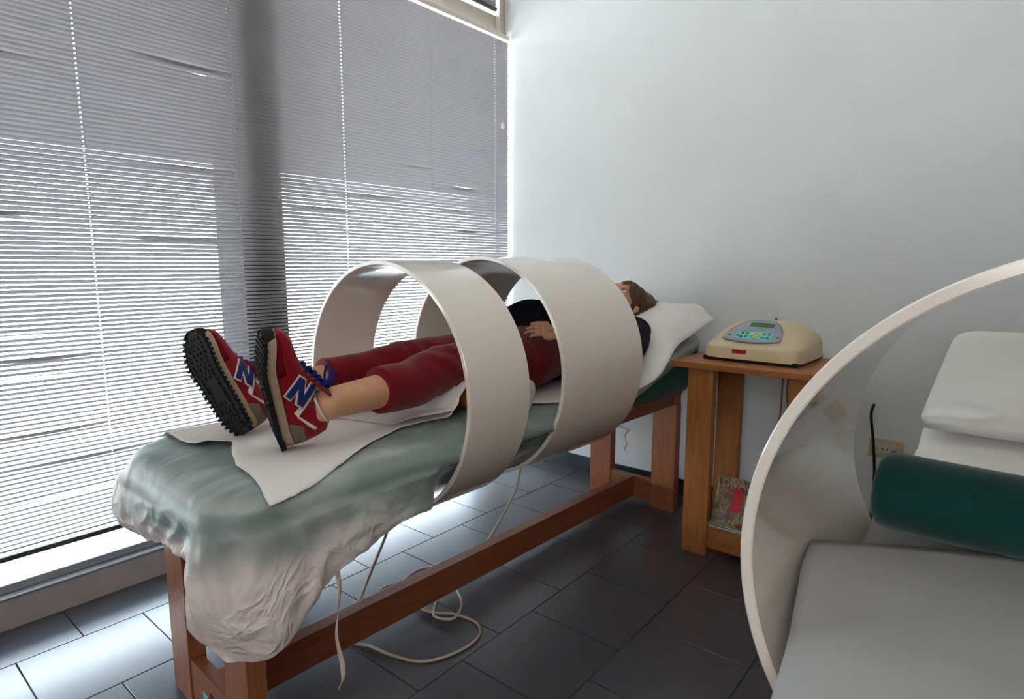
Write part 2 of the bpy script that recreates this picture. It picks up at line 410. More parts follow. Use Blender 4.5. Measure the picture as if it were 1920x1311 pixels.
# ------------------------------------------------------------------ venetian blinds
CORDS = [-0.33, 0.17, 0.672, 1.166, 1.662, 2.178, 2.672]
def slat_bm(y0, y1, cords, width, fine=None, dents=()):
    """one bowed slat along y with route holes at the cords; dents: (y, half length, extra tilt, drop)"""
    prof = [(-0.5, 0.0), (-0.125, 0.0013), (0.125, 0.0013), (0.5, 0.0)]
    ys = {y0, y1}
    for c in cords: ys |= {c - 0.0022, c + 0.0022}
    for d in dents:
        for q in range(-8, 9):
            yy = d[0] + d[1] * q / 8
            if all(abs(yy - c) > 0.004 for c in cords) and y0 < yy < y1: ys.add(yy)
    ys = sorted(ys); bm = bmesh.new(); V = []
    for y in ys:
        tl = dr = 0.0
        for (yc, hl, dt, dz) in dents:
            w = max(0, 1 - abs(y - yc) / hl); w = w * w * (3 - 2 * w); tl += dt * w; dr += dz * w
        V.append([bm.verts.new((px * width * math.cos(tl) - pz * math.sin(tl), y, px * width * math.sin(tl) + pz * math.cos(tl) + dr)) for px, pz in prof])
    for a, b, ya, yb in zip(V, V[1:], ys, ys[1:]):
        hole = any(abs((ya + yb) / 2 - c) < 0.001 for c in cords)
        for q in range(3):
            if hole and q == 1: continue
            bm.faces.new((a[q], a[q + 1], b[q + 1], b[q]))
    return bm

def blind(name, label, x, y0, y1, zb, zt, pitch, width, tilt, cords, dented=None, tassel=False, holes=None, tilt_low=None):
    r = tag(thing(name, label, 'blind', (x, 0, 0)), label, 'blind', 'venetian blinds on the glazed wall')
    obj('headrail', bx(-0.014, 0.014, y0, y1, zt, zt + 0.024, bevel=0.002, seg=1), M_head, r)
    obj('bottom_rail', bx(-0.010, 0.010, y0, y1, zb - 0.012, zb + 0.004, bevel=0.002, seg=1), M_slatb, r)
    tilt_low = tilt if tilt_low is None else tilt_low
    holes = holes or [c for c in cords if abs(c - 2.178) > 0.01]
    n = int((zt - zb - 0.012) / pitch); base = None
    for i in range(n):
        z = zb + 0.018 + pitch * i
        ds = [d[1:] for d in (dented or ()) if abs(d[0] - z) <= pitch / 2]
        if ds or base is None:
            o = obj('slat', slat_bm(y0, y1, holes, width, dents=ds), M_slat, r)
            if not ds and base is None: base = o.data
        else:
            o = obj('slat', base, None, r)
        o.data.polygons.foreach_set('use_smooth', [True] * len(o.data.polygons))
        o.location = (0, 0, z)
        # inner edge high, outer edge low
        # lower slats set more open to lighten the foot of the blind
        tl = lerp(tilt_low, tilt, sst(0.0, 0.75, i / n)) + 0.05 * nz(i * 0.7, x) + 0.04 * nz(i * 0.13, 5)
        o.rotation_euler = (0, -tl, 0)
    for c in cords:
        bm = bmesh.new()
        for dx in (-width * 0.5 * math.cos(tilt) - 0.001, width * 0.5 * math.cos(tilt) + 0.001):
            tube(bm, [(dx, c + 0.0045, zb), (dx, c + 0.0045, zt)], 0.0006, 5)
        obj('ladder_cord', bm, M_cord, r)
    if tassel:
        obj('lift_cord', tube(bmesh.new(), spline([(0.016, 2.716, zt), (0.018, 2.735, zt - 0.2), (0.018, 2.74, zt - 0.42), (0.018, 2.722, zt - 0.455)], 6), 0.0011, 6), M_cord, r)
        t = obj('cord_connector', bx(0.010, 0.026, 2.713, 2.731, zt - 0.485, zt - 0.455, bevel=0.003), M_head, r)
        obj('cord_tail', tube(bmesh.new(), [(0.018, 2.722, zt - 0.485), (0.018, 2.722, zt - 0.53)], 0.0008, 5), M_cord, t)
    return r
DENTS = [  # z, y, half length, extra tilt, drop
    (1.86, 0.98, 0.22, 0.35, -0.006), (1.845, 1.08, 0.12, -0.25, 0.003), (1.30, 0.36, 0.16, 0.45, -0.008), (1.285, 0.42, 0.2, -0.3, 0.004),
    (1.24, 0.95, 0.25, 0.3, -0.004), (1.50, 1.0, 0.25, 0.22, -0.003), (1.56, 2.42, 0.12, 0.4, -0.006), (1.34, 2.45, 0.10, 0.4, -0.006),
    (1.44, 2.35, 0.14, 0.2, -0.003), (1.18, 2.05, 0.12, 0.35, -0.005), (1.47, 1.8, 0.2, 0.2, -0.003), (1.76, 0.4, 0.25, 0.25, -0.004),
    (0.94, 0.45, 0.22, -0.3, 0.003), (0.86, 0.5, 0.25, 0.3, -0.005), (0.80, 0.45, 0.25, -0.35, 0.004), (0.62, 0.5, 0.3, 0.3, -0.005),
    (1.40, 1.55, 0.25, 0.22, -0.003), (1.63, 2.1, 0.2, 0.2, -0.003), (0.52, 0.6, 0.3, 0.3, -0.004), (0.40, 0.55, 0.25, -0.25, 0.003)]
BX = -2.34
blind('venetian_blind', 'tall grey venetian blind with nearly closed slats, covering the lower glazing', BX, -0.75, 2.785, 0.252, 2.405, 0.0148, 0.0176,
      math.radians(49), CORDS, DENTS, True, tilt_low=math.radians(34))
blind('venetian_blind', 'short grey venetian blind with open slats in the upper corner window', -2.385, 0.21, 2.735, 2.575, 3.08, 0.0155, 0.0172,
      math.radians(58), [0.6, 1.4, 2.3, 2.62, 2.70], holes=[2.62, 2.70])

# ------------------------------------------------------------------ treatment beds
A0 = math.radians(-2.33)
O1 = (-1.463, 0.576, 0.0)
O2 = (0.137, 0.12, 0.0)
A2 = 0.0
Z_T = 0.690                                    # top of the pad
def z_head(y, slope, y0=1.36):
    return slope * max(0.0, y - y0)

def cushion(y0, y1, half, ztop, thickn, slope, yh, nu=26, nv=40, corner=0.09):
    """padded top: rounded plan, bulged edge that narrows below"""
    cy = (y0 + y1) / 2; hy = (y1 - y0) / 2
    prof = [(0.0, 0.0), (0.5, 0.0), (0.80, -0.003), (0.90, -0.010), (0.955, -0.020), (0.99, -0.036), (1.0, -0.052), (0.94, -0.075), (0.87, -0.092), (0.77, -thickn), (0.5, -thickn), (0.0, -thickn)]
    n = 72
    def fn(i, j):
        a = 2 * PI * i / n; f, dz = prof[j]
        e = 0.34 if math.sin(a) < 0 else 0.22
        cx, sy = math.cos(a), math.sin(a)
        px = half * math.copysign(abs(cx) ** e, cx); py = hy * math.copysign(abs(sy) ** e, sy)
        inset = (1 - f)
        if j > 6: px = math.copysign(max(0, abs(px) - half * (1 - f) * 1.0), px); py = py * (1 - (1 - f) * 0.3)
        else: px, py = px * f, py * f
        if j in (0, len(prof) - 1): px, py = 0.0001 * cx, 0.0001 * sy
        y = cy + py
        return (px, y, ztop + dz + z_head(y, slope, yh) * (1 if j < 6 else (0.6 if j == 6 else (0.25 if j == 7 else 0.0))))
    return grid(fn, n, len(prof), True)

def bed(name, label, loc, rot, slope=0.26, yh=1.36, yend=2.06, half=0.333, bhalf=0.333):
    r = thing(name, label, 'bed', loc, rot, 'wooden treatment beds')
    for (x0, x1) in ((-0.235, -0.115), (0.115, 0.235)):
        for y in (0.0, 2.0):
            obj('leg', bx(x0, x1, y, y + 0.045, 0.0, 0.515, bevel=0.0025), M_bwood, r)
    for y in (0.0, 2.0):
        cr = obj('cross_rail', bx(-0.115, 0.115, y + 0.004, y + 0.036, 0.022, 0.128, bevel=0.002), M_bwoodh, r)
        obj('end_apron', bx(-0.235, 0.235, y + 0.0, y + 0.04, 0.515, 0.566, bevel=0.002), M_bwoodh, r)
        if y == 0.0:
            obj('bolt_hole', bx(0.005, 0.02, y + 0.0025, y + 0.006, 0.078, 0.092), M_black, cr)
            obj('sticker', bx(-0.04, -0.012, y + 0.003, y + 0.0045, 0.045, 0.075), M_cyan, cr)
    obj('stretcher', bx(-0.022, 0.022, 0.036, 2.004, 0.030, 0.130, bevel=0.002), M_woody, r)
    for x in (-0.222, 0.200):
        obj('side_apron', bx(x, x + 0.022, 0.04, 2.0, 0.515, 0.566, bevel=0.002), M_woody, r)
    obj('base_board', bx(-0.25, 0.25, -0.05, yh - 0.005, 0.566, 0.584, bevel=0.002), M_bwoodh, r)
    bb = obj('backrest_board', bx(-0.24, 0.24, 0.0, (yend - yh - 0.02), -0.018, 0.0, bevel=0.002), M_bwoodh, r, loc=(0, yh, 0.584))
    bb.rotation_euler = (0, 0, 0)
    obj('mattress', cushion(-0.085, yh, half, Z_T, 0.105, 0.0, yh), M_green, r, True)
    obj('backrest', cushion(yh + 0.004, yend, bhalf, Z_T, 0.105, slope, yh), M_green, r, True)
    return r
bed('treatment_bed', 'orange beech treatment bed under the blinds with a person lying on it', O1, A0)
bed('treatment_bed', 'treatment bed at right front with the green bolster and propped white pillow', O2, A2, 1.2, 1.70, 1.90, 0.306, 0.24)

def on_bed(o, origin, rot):
    o.location = origin; o.rotation_euler = (0, 0, rot); return o

def cover(name, half, y0, y1, slope, yh, depth_keys, squeeze, amp_keys, lift=0.007, flare_keys=None, seed=0, skirt=22, foot_r=0.10, bulge=((0, 0),), ringzone=True):
    """fitted cover: top that follows the pad plus a hanging skirt; keys are (perimeter position, value)"""
        # perimeter, starting at the head end left, running down the left side, round the foot, up the right side
    P = []
    def add(a, b, n):
        for q in range(n): P.append((lerp(a[0], b[0], q / n), lerp(a[1], b[1], q / n)))
    def arc(cx, cy, a0, a1, n, cr=0.10):
        for q in range(n): P.append((cx + cr * math.cos(lerp(a0, a1, q / n)), cy + cr * math.sin(lerp(a0, a1, q / n))))
    cr = 0.10; fr = foot_r
    add((-half, y1 - cr), (-half, y0 + fr), 120); arc(-half + fr, y0 + fr, PI, 1.5 * PI, 70, fr)
    add((-half + fr, y0), (half - cr, y0), 110); arc(half - cr, y0 + cr, 1.5 * PI, 2 * PI, 60)
    add((half, y0 + cr), (half, y1 - cr), 190); arc(half - cr, y1 - cr, 0, PI / 2, 18)
    add((half - cr, y1), (-half + cr, y1), 20); arc(-half + cr, y1 - cr, PI / 2, PI, 18)
    n = len(P); rows = [0.0, 0.35, 0.6, 0.75, 0.84, 0.9, 0.945, 0.98]; rdrop = [0, 0, 0, 0.002, 0.006, 0.011, 0.019, 0.032]
    kp = [k_[0] for k_ in depth_keys]; kd = [k_[1] for k_ in depth_keys]
    ka = [k_[0] for k_ in amp_keys]; kv = [k_[1] for k_ in amp_keys]
    fk = flare_keys or [(0, 0.0)]
    kf = [k_[0] for k_ in fk]; kw = [k_[1] for k_ in fk]
    info = []
    verts = []; loose = []
    per = 0.0; pos = []
    for i in range(n):
        pos.append(per); per += math.dist(P[i], P[(i + 1) % n])
    L = len(rows) + 3 + skirt
    for i in range(n):
        x, y = P[i]; a, b = P[(i - 2) % n], P[(i + 2) % n]
        tx, ty = b[0] - a[0], b[1] - a[1]; l = math.hypot(tx, ty) or 1; nx, ny = -ty / l * -1, tx / l * -1
        # outward
        cxl, cyl = 0.0, min(max(y, y0 + half * 0.9), y1 - half * 0.9)
        if nx * (x - cxl) + ny * (y - cyl) < 0: nx, ny = -nx, -ny
        s = pos[i]; dep = interp(s, kp, kd); amp = interp(s, ka, kv); fl_ = interp(s, kf, kw)
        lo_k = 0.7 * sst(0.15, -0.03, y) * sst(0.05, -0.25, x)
        for f, rd in zip(rows, rdrop):
            px, py = lerp(cxl, x, f), lerp(cyl, y, f)
            w = 0.0035 * nz(px * 7, py * 5, seed) + 0.0018 * nz(px * 22, py * 12, seed + 3)
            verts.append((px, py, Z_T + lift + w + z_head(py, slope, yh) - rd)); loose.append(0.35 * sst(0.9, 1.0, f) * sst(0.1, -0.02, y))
        for (o_, dz) in ((0.000, 0.042), (0.006, 0.054), (0.010, 0.068)):
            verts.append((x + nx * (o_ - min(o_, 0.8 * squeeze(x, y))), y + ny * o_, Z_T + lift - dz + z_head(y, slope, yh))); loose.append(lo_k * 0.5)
        ph = 3 * nz(s * 1.7, seed)
        blg = interp(s, [q_[0] for q_ in bulge], [q_[1] for q_ in bulge])
        for q in range(1, skirt + 1):
            t = q / skirt; d = 0.068 + (dep - 0.068) * t
            sq = squeeze(x, y) * sst(0.045, 0.14, d)
            rg = lambda v: 1 - 2 * abs(v)
            fold = amp * t ** 0.7 * (0.35 * math.sin(s * 30 + ph * 2 + 2.2 * t) + 0.9 * rg(nz(s * 13 + 1.1 * t, t * 1.6, seed + 7)) - 0.45 + 0.45 * rg(nz(s * 30 - 2.0 * t, t * 2.4, seed + 2)) - 0.2 + 0.5 * nz(s * 16, t * 5, seed + 4))
            off = 0.010 - sq + fl_ * math.sin(t * PI * 0.62) + blg * math.sin(PI * (0.12 + 0.88 * t)) + fold
            zz = Z_T + lift - d + z_head(y, slope, yh) + 0.012 * amp / 0.012 * 0.3 * nz(s * 16, 2, seed) * t
            xx = x + nx * off
            if ringzone and abs(x) > 0.2:
                w_ = sst(.46, .56, y) * (1 - sst(1.46, 1.62, y)); lim = math.sqrt(max(.04, .357 ** 2 - (.790 - zz) ** 2))
                if abs(xx) > lim: xx = lerp(xx, math.copysign(lim, xx), w_)
            verts.append((xx, y + ny * off, zz))
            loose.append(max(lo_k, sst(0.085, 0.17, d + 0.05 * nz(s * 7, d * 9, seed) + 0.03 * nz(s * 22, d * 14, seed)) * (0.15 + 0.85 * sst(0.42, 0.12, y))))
    bm = bmesh.new(); V = [bm.verts.new(v) for v in verts]
    for i in range(n):
        i2 = (i + 1) % n
        for j in range(L - 1):
            try: bm.faces.new((V[i * L + j], V[i2 * L + j], V[i2 * L + j + 1], V[i * L + j + 1]))
            except ValueError: pass
    lay = loose
    bm.verts.ensure_lookup_table()
    me = bpy.data.meshes.new(name); bmesh.ops.recalc_face_normals(bm, faces=bm.faces[:]); bm.to_mesh(me); bm.free()
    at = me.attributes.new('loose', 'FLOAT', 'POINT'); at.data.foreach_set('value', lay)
    bmv = bmesh.new(); bmv.from_mesh(me); bmesh.ops.remove_doubles(bmv, verts=bmv.verts[:], dist=0.0002); bmv.to_mesh(me); bmv.free()
    return me, per

# bed 1 cover. perimeter positions: left side 0..1.94, foot corner left ..2.10, foot ..2.59, corner right ..2.75, right side ..
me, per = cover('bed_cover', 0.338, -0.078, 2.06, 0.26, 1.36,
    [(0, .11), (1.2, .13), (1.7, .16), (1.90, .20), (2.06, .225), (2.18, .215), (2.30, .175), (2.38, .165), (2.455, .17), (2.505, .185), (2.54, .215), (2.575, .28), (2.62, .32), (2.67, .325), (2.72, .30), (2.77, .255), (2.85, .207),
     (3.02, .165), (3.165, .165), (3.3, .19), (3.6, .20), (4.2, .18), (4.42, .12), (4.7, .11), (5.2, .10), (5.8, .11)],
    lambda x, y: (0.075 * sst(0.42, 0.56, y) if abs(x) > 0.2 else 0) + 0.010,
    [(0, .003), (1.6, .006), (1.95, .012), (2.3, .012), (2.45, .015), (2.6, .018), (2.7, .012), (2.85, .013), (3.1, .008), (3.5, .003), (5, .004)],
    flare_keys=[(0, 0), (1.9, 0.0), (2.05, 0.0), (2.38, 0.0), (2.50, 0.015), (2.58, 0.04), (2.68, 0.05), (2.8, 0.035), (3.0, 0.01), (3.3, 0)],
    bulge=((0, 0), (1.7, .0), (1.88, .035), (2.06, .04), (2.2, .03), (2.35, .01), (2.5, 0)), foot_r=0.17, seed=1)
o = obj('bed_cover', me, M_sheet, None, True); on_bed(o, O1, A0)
tag(o, 'crumpled grey non-woven cover hanging off the foot of the bed with the person', 'sheet')

def paper(name, left, right, near, far, nu, nv, zfun, m=M_paper, t=0.0006, ragged=0.0, seed=0):
    """loose sheet: left(y), right(y) side edges, near(u), far(u) end edges, zfun(x, y)"""
    def fn(i, j):
        u = i / (nu - 1); v = j / (nv - 1)
        y = lerp(near(u), far(u), v)
        if ragged and j == 0: y += ragged * nz(i * 1.3, seed)
        xl, xr = left(y), right(y)
        x = lerp(xl, xr, u)
        if ragged and i == nu - 1: x += ragged * nz(j * 1.1, seed + 4)
        return (x, y, zfun(x, y))
    o = obj(name, grid(fn, nu, nv), m, None, True)
    return thick(o, t, 1.0)

ZP = Z_T + 0.0125
def bolster_lift(x, y, yc, zc, r):
    d = abs(y - yc)
    if d < r: return zc + math.sqrt(r * r - d * d)
    return zc + r - (d) * 1.0 if False else -1
YB, RB = 0.80, 0.052
def z_paper(x, y):
    z = ZP + 0.003 * nz(x * 9, y * 7, 2) + 0.0015
    # draped over the orange bolster below the knees
    d = abs(y - YB)
    top = ZP + 2 * RB + 0.004
    bump = top - max(0, d - 0.02) ** 2 * 7.5 - max(0, d - 0.10) * 0.2
    if d < 0.17: z = max(z, bump)
    z -= 0.003 * sst(.23, .27, x) + 0.030 * sst(0.265, 0.355, x) + 0.02 * sst(0.06, -0.02, y) * 0 + 0.03 * sst(-0.265, -0.35, x)
    z += 0.02 * math.exp(-((x + 0.03) / 0.05) ** 2 - ((y - 0.06) / 0.05) ** 2)
    return z
p = paper('paper_sheet', lambda y: -0.335, lambda y: interp(y, [0.0, .03, .145, .241, .36, .50, .60, .75, .9, 1.0, 1.1, 1.36], [.352, .35, .322, .282, .215, .16, .165, .19, .2, .27, .30, .29]),
          lambda u: interp(u, [0, .26, .44, .46, .54, .70, .86, 1], [.045, .035, .058, .115, .085, .045, .034, .02]), lambda u: 1.33, 60, 110, z_paper, ragged=0.004)
on_bed(p, O1, A0); tag(p, 'torn white paper sheet lying under the legs and sneakers of the person', 'paper')
# second torn piece beside the near calf, its free edge curling up
def z_scrap(x, y):
    e = sst(0.11, 0.20, x + 0.25 * (y - 0.5))
    return z_paper(x, y) + 0.004 + 0.022 * e
p = paper('paper_sheet', lambda y: -0.10, lambda y: interp(y, [0.4, .5, .56, .7, 1.0], [.10, .165, .19, .20, .21]), lambda u: lerp(0.40, 0.50, u), lambda u: 0.70, 24, 26, z_scrap, ragged=0.010, seed=9)
on_bed(p, O1, A0); tag(p, 'small torn strip of white paper by the near calf, edge curling up', 'paper')

bm = tube(bmesh.new(), [(-0.27, YB, 0), (-0.262, YB, 0), (-0.25, YB, 0), (0.0, YB, 0), (0.225, YB, 0), (0.237, YB, 0), (0.245, YB, 0)], [0.03, 0.047, 0.052, 0.052, 0.052, 0.047, 0.03], 28)
o = obj('knee_bolster', bm, M_orange, None, True); on_bed(o, (O1[0], O1[1], Z_T + 0.0085 + RB), A0)
tag(o, 'orange roll cushion under the paper below the knees', 'cushion')

# head cushion and its paper
def pillow_bm(hx, hy, hz, e=0.35, n=48, m_=20, folds=0.0):
    def fn(i, j):
        a = 2 * PI * i / n; b = -PI / 2 + PI * j / (m_ - 1)
        sg = lambda c, p_: math.copysign(abs(c) ** p_, c)
        r = sg(math.cos(b), 0.45)
        x = hx * r * sg(math.cos(a), e); y = hy * r * sg(math.sin(a), e); z = hz * sg(math.sin(b), 0.8)
        z += 0.006 * nz(x * 9, y * 9, 1) + folds * (0.5 - abs(nz(x * 7 + y * 12, y * 20 - x * 5, 4))) * sst(.06, -.10, y)
        return (x, y, z)
    return grid(fn, n, m_, True)
o = obj('head_cushion', pillow_bm(0.29, 0.17, 0.04), M_gcloth, None, True)
o.matrix_world = Matrix.Translation(O1) @ Matrix.Rotation(A0, 4, 'Z') @ Matrix.Translation((0, 1.885, 0.690 + 0.26 * 0.525 + 0.054)) @ Matrix.Rotation(math.atan(0.26), 4, 'X')
tag(o, 'flat cushion under white paper at the head end, below the brown hair', 'cushion')
def z_headpaper(x, y):
    base = Z_T + 0.014 + z_head(y, 0.26) - 0.03 * sst(.26, .35, abs(x)) * sst(1.75, 1.6, y)
    c = 0.094 * sst(1.58, 1.80, y) * (1 - 0.55 * sst(0.27, 0.36, abs(x)))
    top = base + c + 0.004 * nz(x * 8, y * 8, 11)
    return top - 0.30 * max(0, y - 2.05) - 0.02 * sst(0.30, 0.36, x) + 0.008 * math.exp(-((x - 0.25 - (y - 1.7) * .3) / 0.03) ** 2) * sst(1.6, 1.75, y)
p = paper('paper_sheet', lambda y: -0.30, lambda y: interp(y, [1.40, 1.55, 1.8, 2.0, 2.1], [.335, .352, .352, .36, .37]), lambda u: 1.40, lambda u: 2.115 - 0.03 * u, 40, 50, z_headpaper, seed=3)
on_bed(p, O1, A0); tag(p, 'white paper sheet draped over the headrest behind the brown hair', 'paper')
# curl of paper at the near hip between the rings
def fn(i, j):
    u = i / 13; v = j / 9
    return (0.285 + 0.018 * math.sin(u * 2.5) + 0.010 * v, 0.80 + 0.085 * u + 0.022 * math.sin(2.6 * v) * u, ZP + 0.002 + 0.115 * v * (1 - 0.25 * u * u))
p = thick(obj('paper_sheet', grid(fn, 14, 10), M_paper, None, True), 0.0006); on_bed(p, O1, A0)
tag(p, 'curled edge of white paper standing at the hip between the two rings', 'paper')

# ribbons that tie the cover
def ribbon(name, pts, w, label, twist, m=M_ribbon, n=7):
    sp = spline(pts, n); N = len(sp)
    def fn(i, j):
        a = twist(i / (N - 1)); s = (j - 0.5) * w
        return (sp[i].x + s * math.cos(a), sp[i].y + s * math.sin(a), sp[i].z)
    o = thick(obj(name, grid(fn, N, 2), m, None, True), 0.0006); on_bed(o, O1, A0)
    return tag(o, label, 'ribbon', 'tie ribbons of the bed cover')
ribbon('tie_ribbon', [(.338, .165, .515), (.352, .166, .45), (.358, .160, .40), (.356, .152, .33), (.362, .160, .26), (.366, .158, .225), (.360, .150, .203)], 0.011,
       'long white tie ribbon hanging straight down in front of the stretcher', lambda t: 0.6 + 5.2 * t)
ribbon('tie_ribbon', [(.20, 1.55, .512), (.205, 1.58, .49), (.215, 1.62, .475), (.21, 1.60, .455), (.214, 1.61, .42), (.210, 1.60, .395), (.214, 1.61, .372)], 0.010,
       'short knotted white ribbon hanging by the far right leg of the bed', lambda t: 0.4 + 9 * t)

# ------------------------------------------------------------------ solenoid rings
def ring(name, loc, R, th, w, yaw, label):
    r = thing(name, label, 'ring', loc, yaw, 'white magnet therapy rings')
    prof = [(R - 0.002, 0.0), (R, 0.002), (R, w - 0.002), (R - 0.002, w), (R - th + 0.002, w), (R - th, w - 0.002), (R - th, 0.002), (R - th + 0.002, 0.0)]
    n = 160
    bm = bmesh.new(); V = [[bm.verts.new((rr * math.cos(2 * PI * i / n), yy, rr * math.sin(2 * PI * i / n))) for (rr, yy) in prof] for i in range(n)]
    for i in range(n):
        for j in range(len(prof)):
            a, b = V[i], V[(i + 1) % n]; j2 = (j + 1) % len(prof)
            bm.faces.new((a[j], b[j], b[j2], a[j2]))
    obj('shell', bm, M_ring, r, 'auto')
    # small printed mark on top of the shell
    f = lambda i, j: ((R + 0.0006) * math.cos(PI / 2 + 0.02 + 0.10 * i / 6), 0.02 + 0.02 * j, (R + 0.0006) * math.sin(PI / 2 + 0.02 + 0.10 * i / 6))
    obj('printed_mark', grid(f, 7, 2), M_panel, r)
    return r
ring('magnet_ring', (-1.4428, 1.1201, 0.7841), 0.3814, 0.0135, 0.2457, -0.0245, 'white plastic ring around the knees, nearer the sneakers')
ring('magnet_ring', (-1.4256, 1.5419, 0.8008), 0.381, 0.0135, 0.4486, -0.0721, 'wide white plastic ring around the chest and belly of the person')
ring('magnet_ring', (0.1372, 0.7557, 0.7995), 0.381, 0.0150, 0.65, 0.0067, 'large white ring cut off by the right edge, around the empty bed')

# ------------------------------------------------------------------ person
def V3(*a): return Vector(a)
PR = bpy.data.objects.new('person', None); COL.objects.link(PR); PR.empty_display_size = 0.05
PR.location = O1; PR.rotation_euler = (0, 0, A0)
tag(PR, 'person lying on the bed through both rings, black top, cropped red trousers, red sneakers', 'person')
SPL = 0.26
def zb(y): return Z_T + 0.012 + z_head(y, SPL)
# joints (bed frame; the head is at +y, so the person's right is -x)
HIPZ = 0.805
FEET = {1: (V3(.109, .165, .712), V3(.128, .105, .985), V3(-.32, -.94, -.1)), -1: (V3(-.062, .152, .712), V3(-.142, .060, .960), V3(.25, -.96, -.1))}
def foot_axes(s):
    h, t, n_ = FEET[s]; a_ = (t - h).normalized(); n_ = (n_ - a_ * n_.dot(a_)).normalized()
    return h, a_, -n_
legs = {}
for s, kx in ((1, 0.095), (-1, -0.085)):
    hip = V3(s * 0.085, 1.07, HIPZ); knee = V3(kx, 0.70, 0.832); h_, a_, u_ = foot_axes(s); ank = h_ + a_ * .074 + u_ * .138
    legs[s] = (hip, knee, ank)
pel = V3(0, 1.10, 0.80); wai = V3(0, 1.27, 0.815); che = V3(0, 1.48, 0.850); sho = V3(0, 1.69, 0.885); nek = V3(0.0, 1.775, 0.905)
HC = V3(0.008, 1.878, 0.968)
HR = Matrix.Rotation(math.radians(-63), 3, 'X')  # head axes: local z = crown, local -y = face
# local axes: +z crown -> rotated so that crown points to +y and up, face points up and to the feet
def head_pt(x, y, z): return HC + HR @ Vector((x, y, z))

def limb(bm, pts, rad, n=16):
    sp = spline(pts, 6); m_ = len(pts)
    rr = []
    for i in range(len(sp)):
        t = i / (len(sp) - 1) * (m_ - 1); a = int(min(t, m_ - 2)); f = t - a
        ra, rb = rad[a], rad[a + 1]
        if not isinstance(ra, tuple): ra = (ra, ra)
        if not isinstance(rb, tuple): rb = (rb, rb)
        rr.append((lerp(ra[0], rb[0], f), lerp(ra[1], rb[1], f)))
    tube(bm, sp, rr, n)

def leg_path(s):
    h, k_, a = legs[s]
    return [h, h.lerp(k_, 0.5) + V3(0, 0, 0.004), k_, k_.lerp(a, 0.33) + V3(0, 0, -0.012), k_.lerp(a, 0.7) + V3(0, 0, -0.006), a]
body = bmesh.new()
for s in (1, -1):
    limb(body, leg_path(s), [.082, .074, .056, .054, .045, .040])
    h, k_, a = legs[s]
    ball(body, k_, .057)
    # foot inside the sneaker
    ball(body, a, .0425); f_, t_, u_ = foot_axes(s); limb(body, [a, f_ + t_ * .058 + u_ * .085, f_ + t_ * .085 + u_ * .058, f_ + t_ * .14 + u_ * .055, f_ + t_ * .20 + u_ * .045], [.037, .032, .024, .022, .014], 12)
# torso: ellipses wide in x
def torso(bm, g=0.0):
    pts = [V3(0, 1.00, 0.80), pel, wai, che, sho, V3(0, 1.75, .900)]
    rad = [(.085 + g, .155 + g), (.105 + g, .178 + g), (.098 + g, .150 + g), (.108 + g, .162 + g), (.088 + g, .150 + g), (.05 + g, .09 + g)]
    limb(bm, pts, rad, 28)
torso(body)
ball(body, (0, 1.235, .855), (.12, .12, .065)); ball(body, (.075, 1.49, .925), (.07, .075, .045)); ball(body, (-.075, 1.49, .925), (.07, .075, .045))
limb(body, [V3(0, 1.71, .892), nek, V3(.006, 1.82, .935), HC], [.062, .052, .052, .055])
# arms: near (+x) hand resting on the lower belly, far forearm across the waist
ARM = {1: [V3(.180, 1.705, .868), V3(.245, 1.58, .840), V3(.290, 1.455, .830), V3(.250, 1.34, .880), V3(.180, 1.225, .915)],
       -1: [V3(-.180, 1.705, .868), V3(-.240, 1.55, .885), V3(-.220, 1.350, .915), V3(-.11, 1.345, .962), V3(.00, 1.370, .972)]}
for s in (1, -1):
    limb(body, ARM[s], [.052, .044, .038, .034, .026]); ball(body, ARM[s][0], .056)
def hand(bm, wrist, d, up, side, curl=0.35, thumb=1):
    """palm, four fingers and a thumb; d: pointing direction, up: back of the hand, side: towards the thumb"""
    d, up = d.normalized(), up.normalized(); side = (d.cross(up) * thumb).normalized()
    limb(bm, [wrist - d * .02, wrist + d * .02, wrist + d * .055, wrist + d * .085], [(.019, .026), (.018, .034), (.017, .040), (.012, .038)] , 14)
    for q, (off, ln) in enumerate(((.0325, .066), (.0110, .076), (-.0105, .070), (-.0315, .054))):
        b = wrist + d * (.078 - .004 * abs(q - 1)) + side * off
        p1 = b + (d * .95 - up * .25 * curl) * ln * .45; p2 = p1 + (d * .85 - up * 1.0 * curl) * ln * .32; p3 = p2 + (d * .6 - up * 1.6 * curl) * ln * .26
        limb(bm, [b - d * .02, b, p1, p2, p3], [.0082, .0082, .0076, .0070, .0055], 10)
    b = wrist + d * .028 + side * .026
    limb(bm, [b - side * .012, b + side * .012 + d * .018, b + side * .022 + d * .040, b + side * .022 + d * .060], [.013, .0125, .0105, .007], 10)
hand(body, V3(.174, 1.217, .919), V3(-.50, -.85, .10), V3(.62, -.1, .8), None, .30, -1)
hand(body, V3(.008, 1.373, .972), V3(.86, .45, -.22), V3(.1, -.1, 1), None, .3, 1)
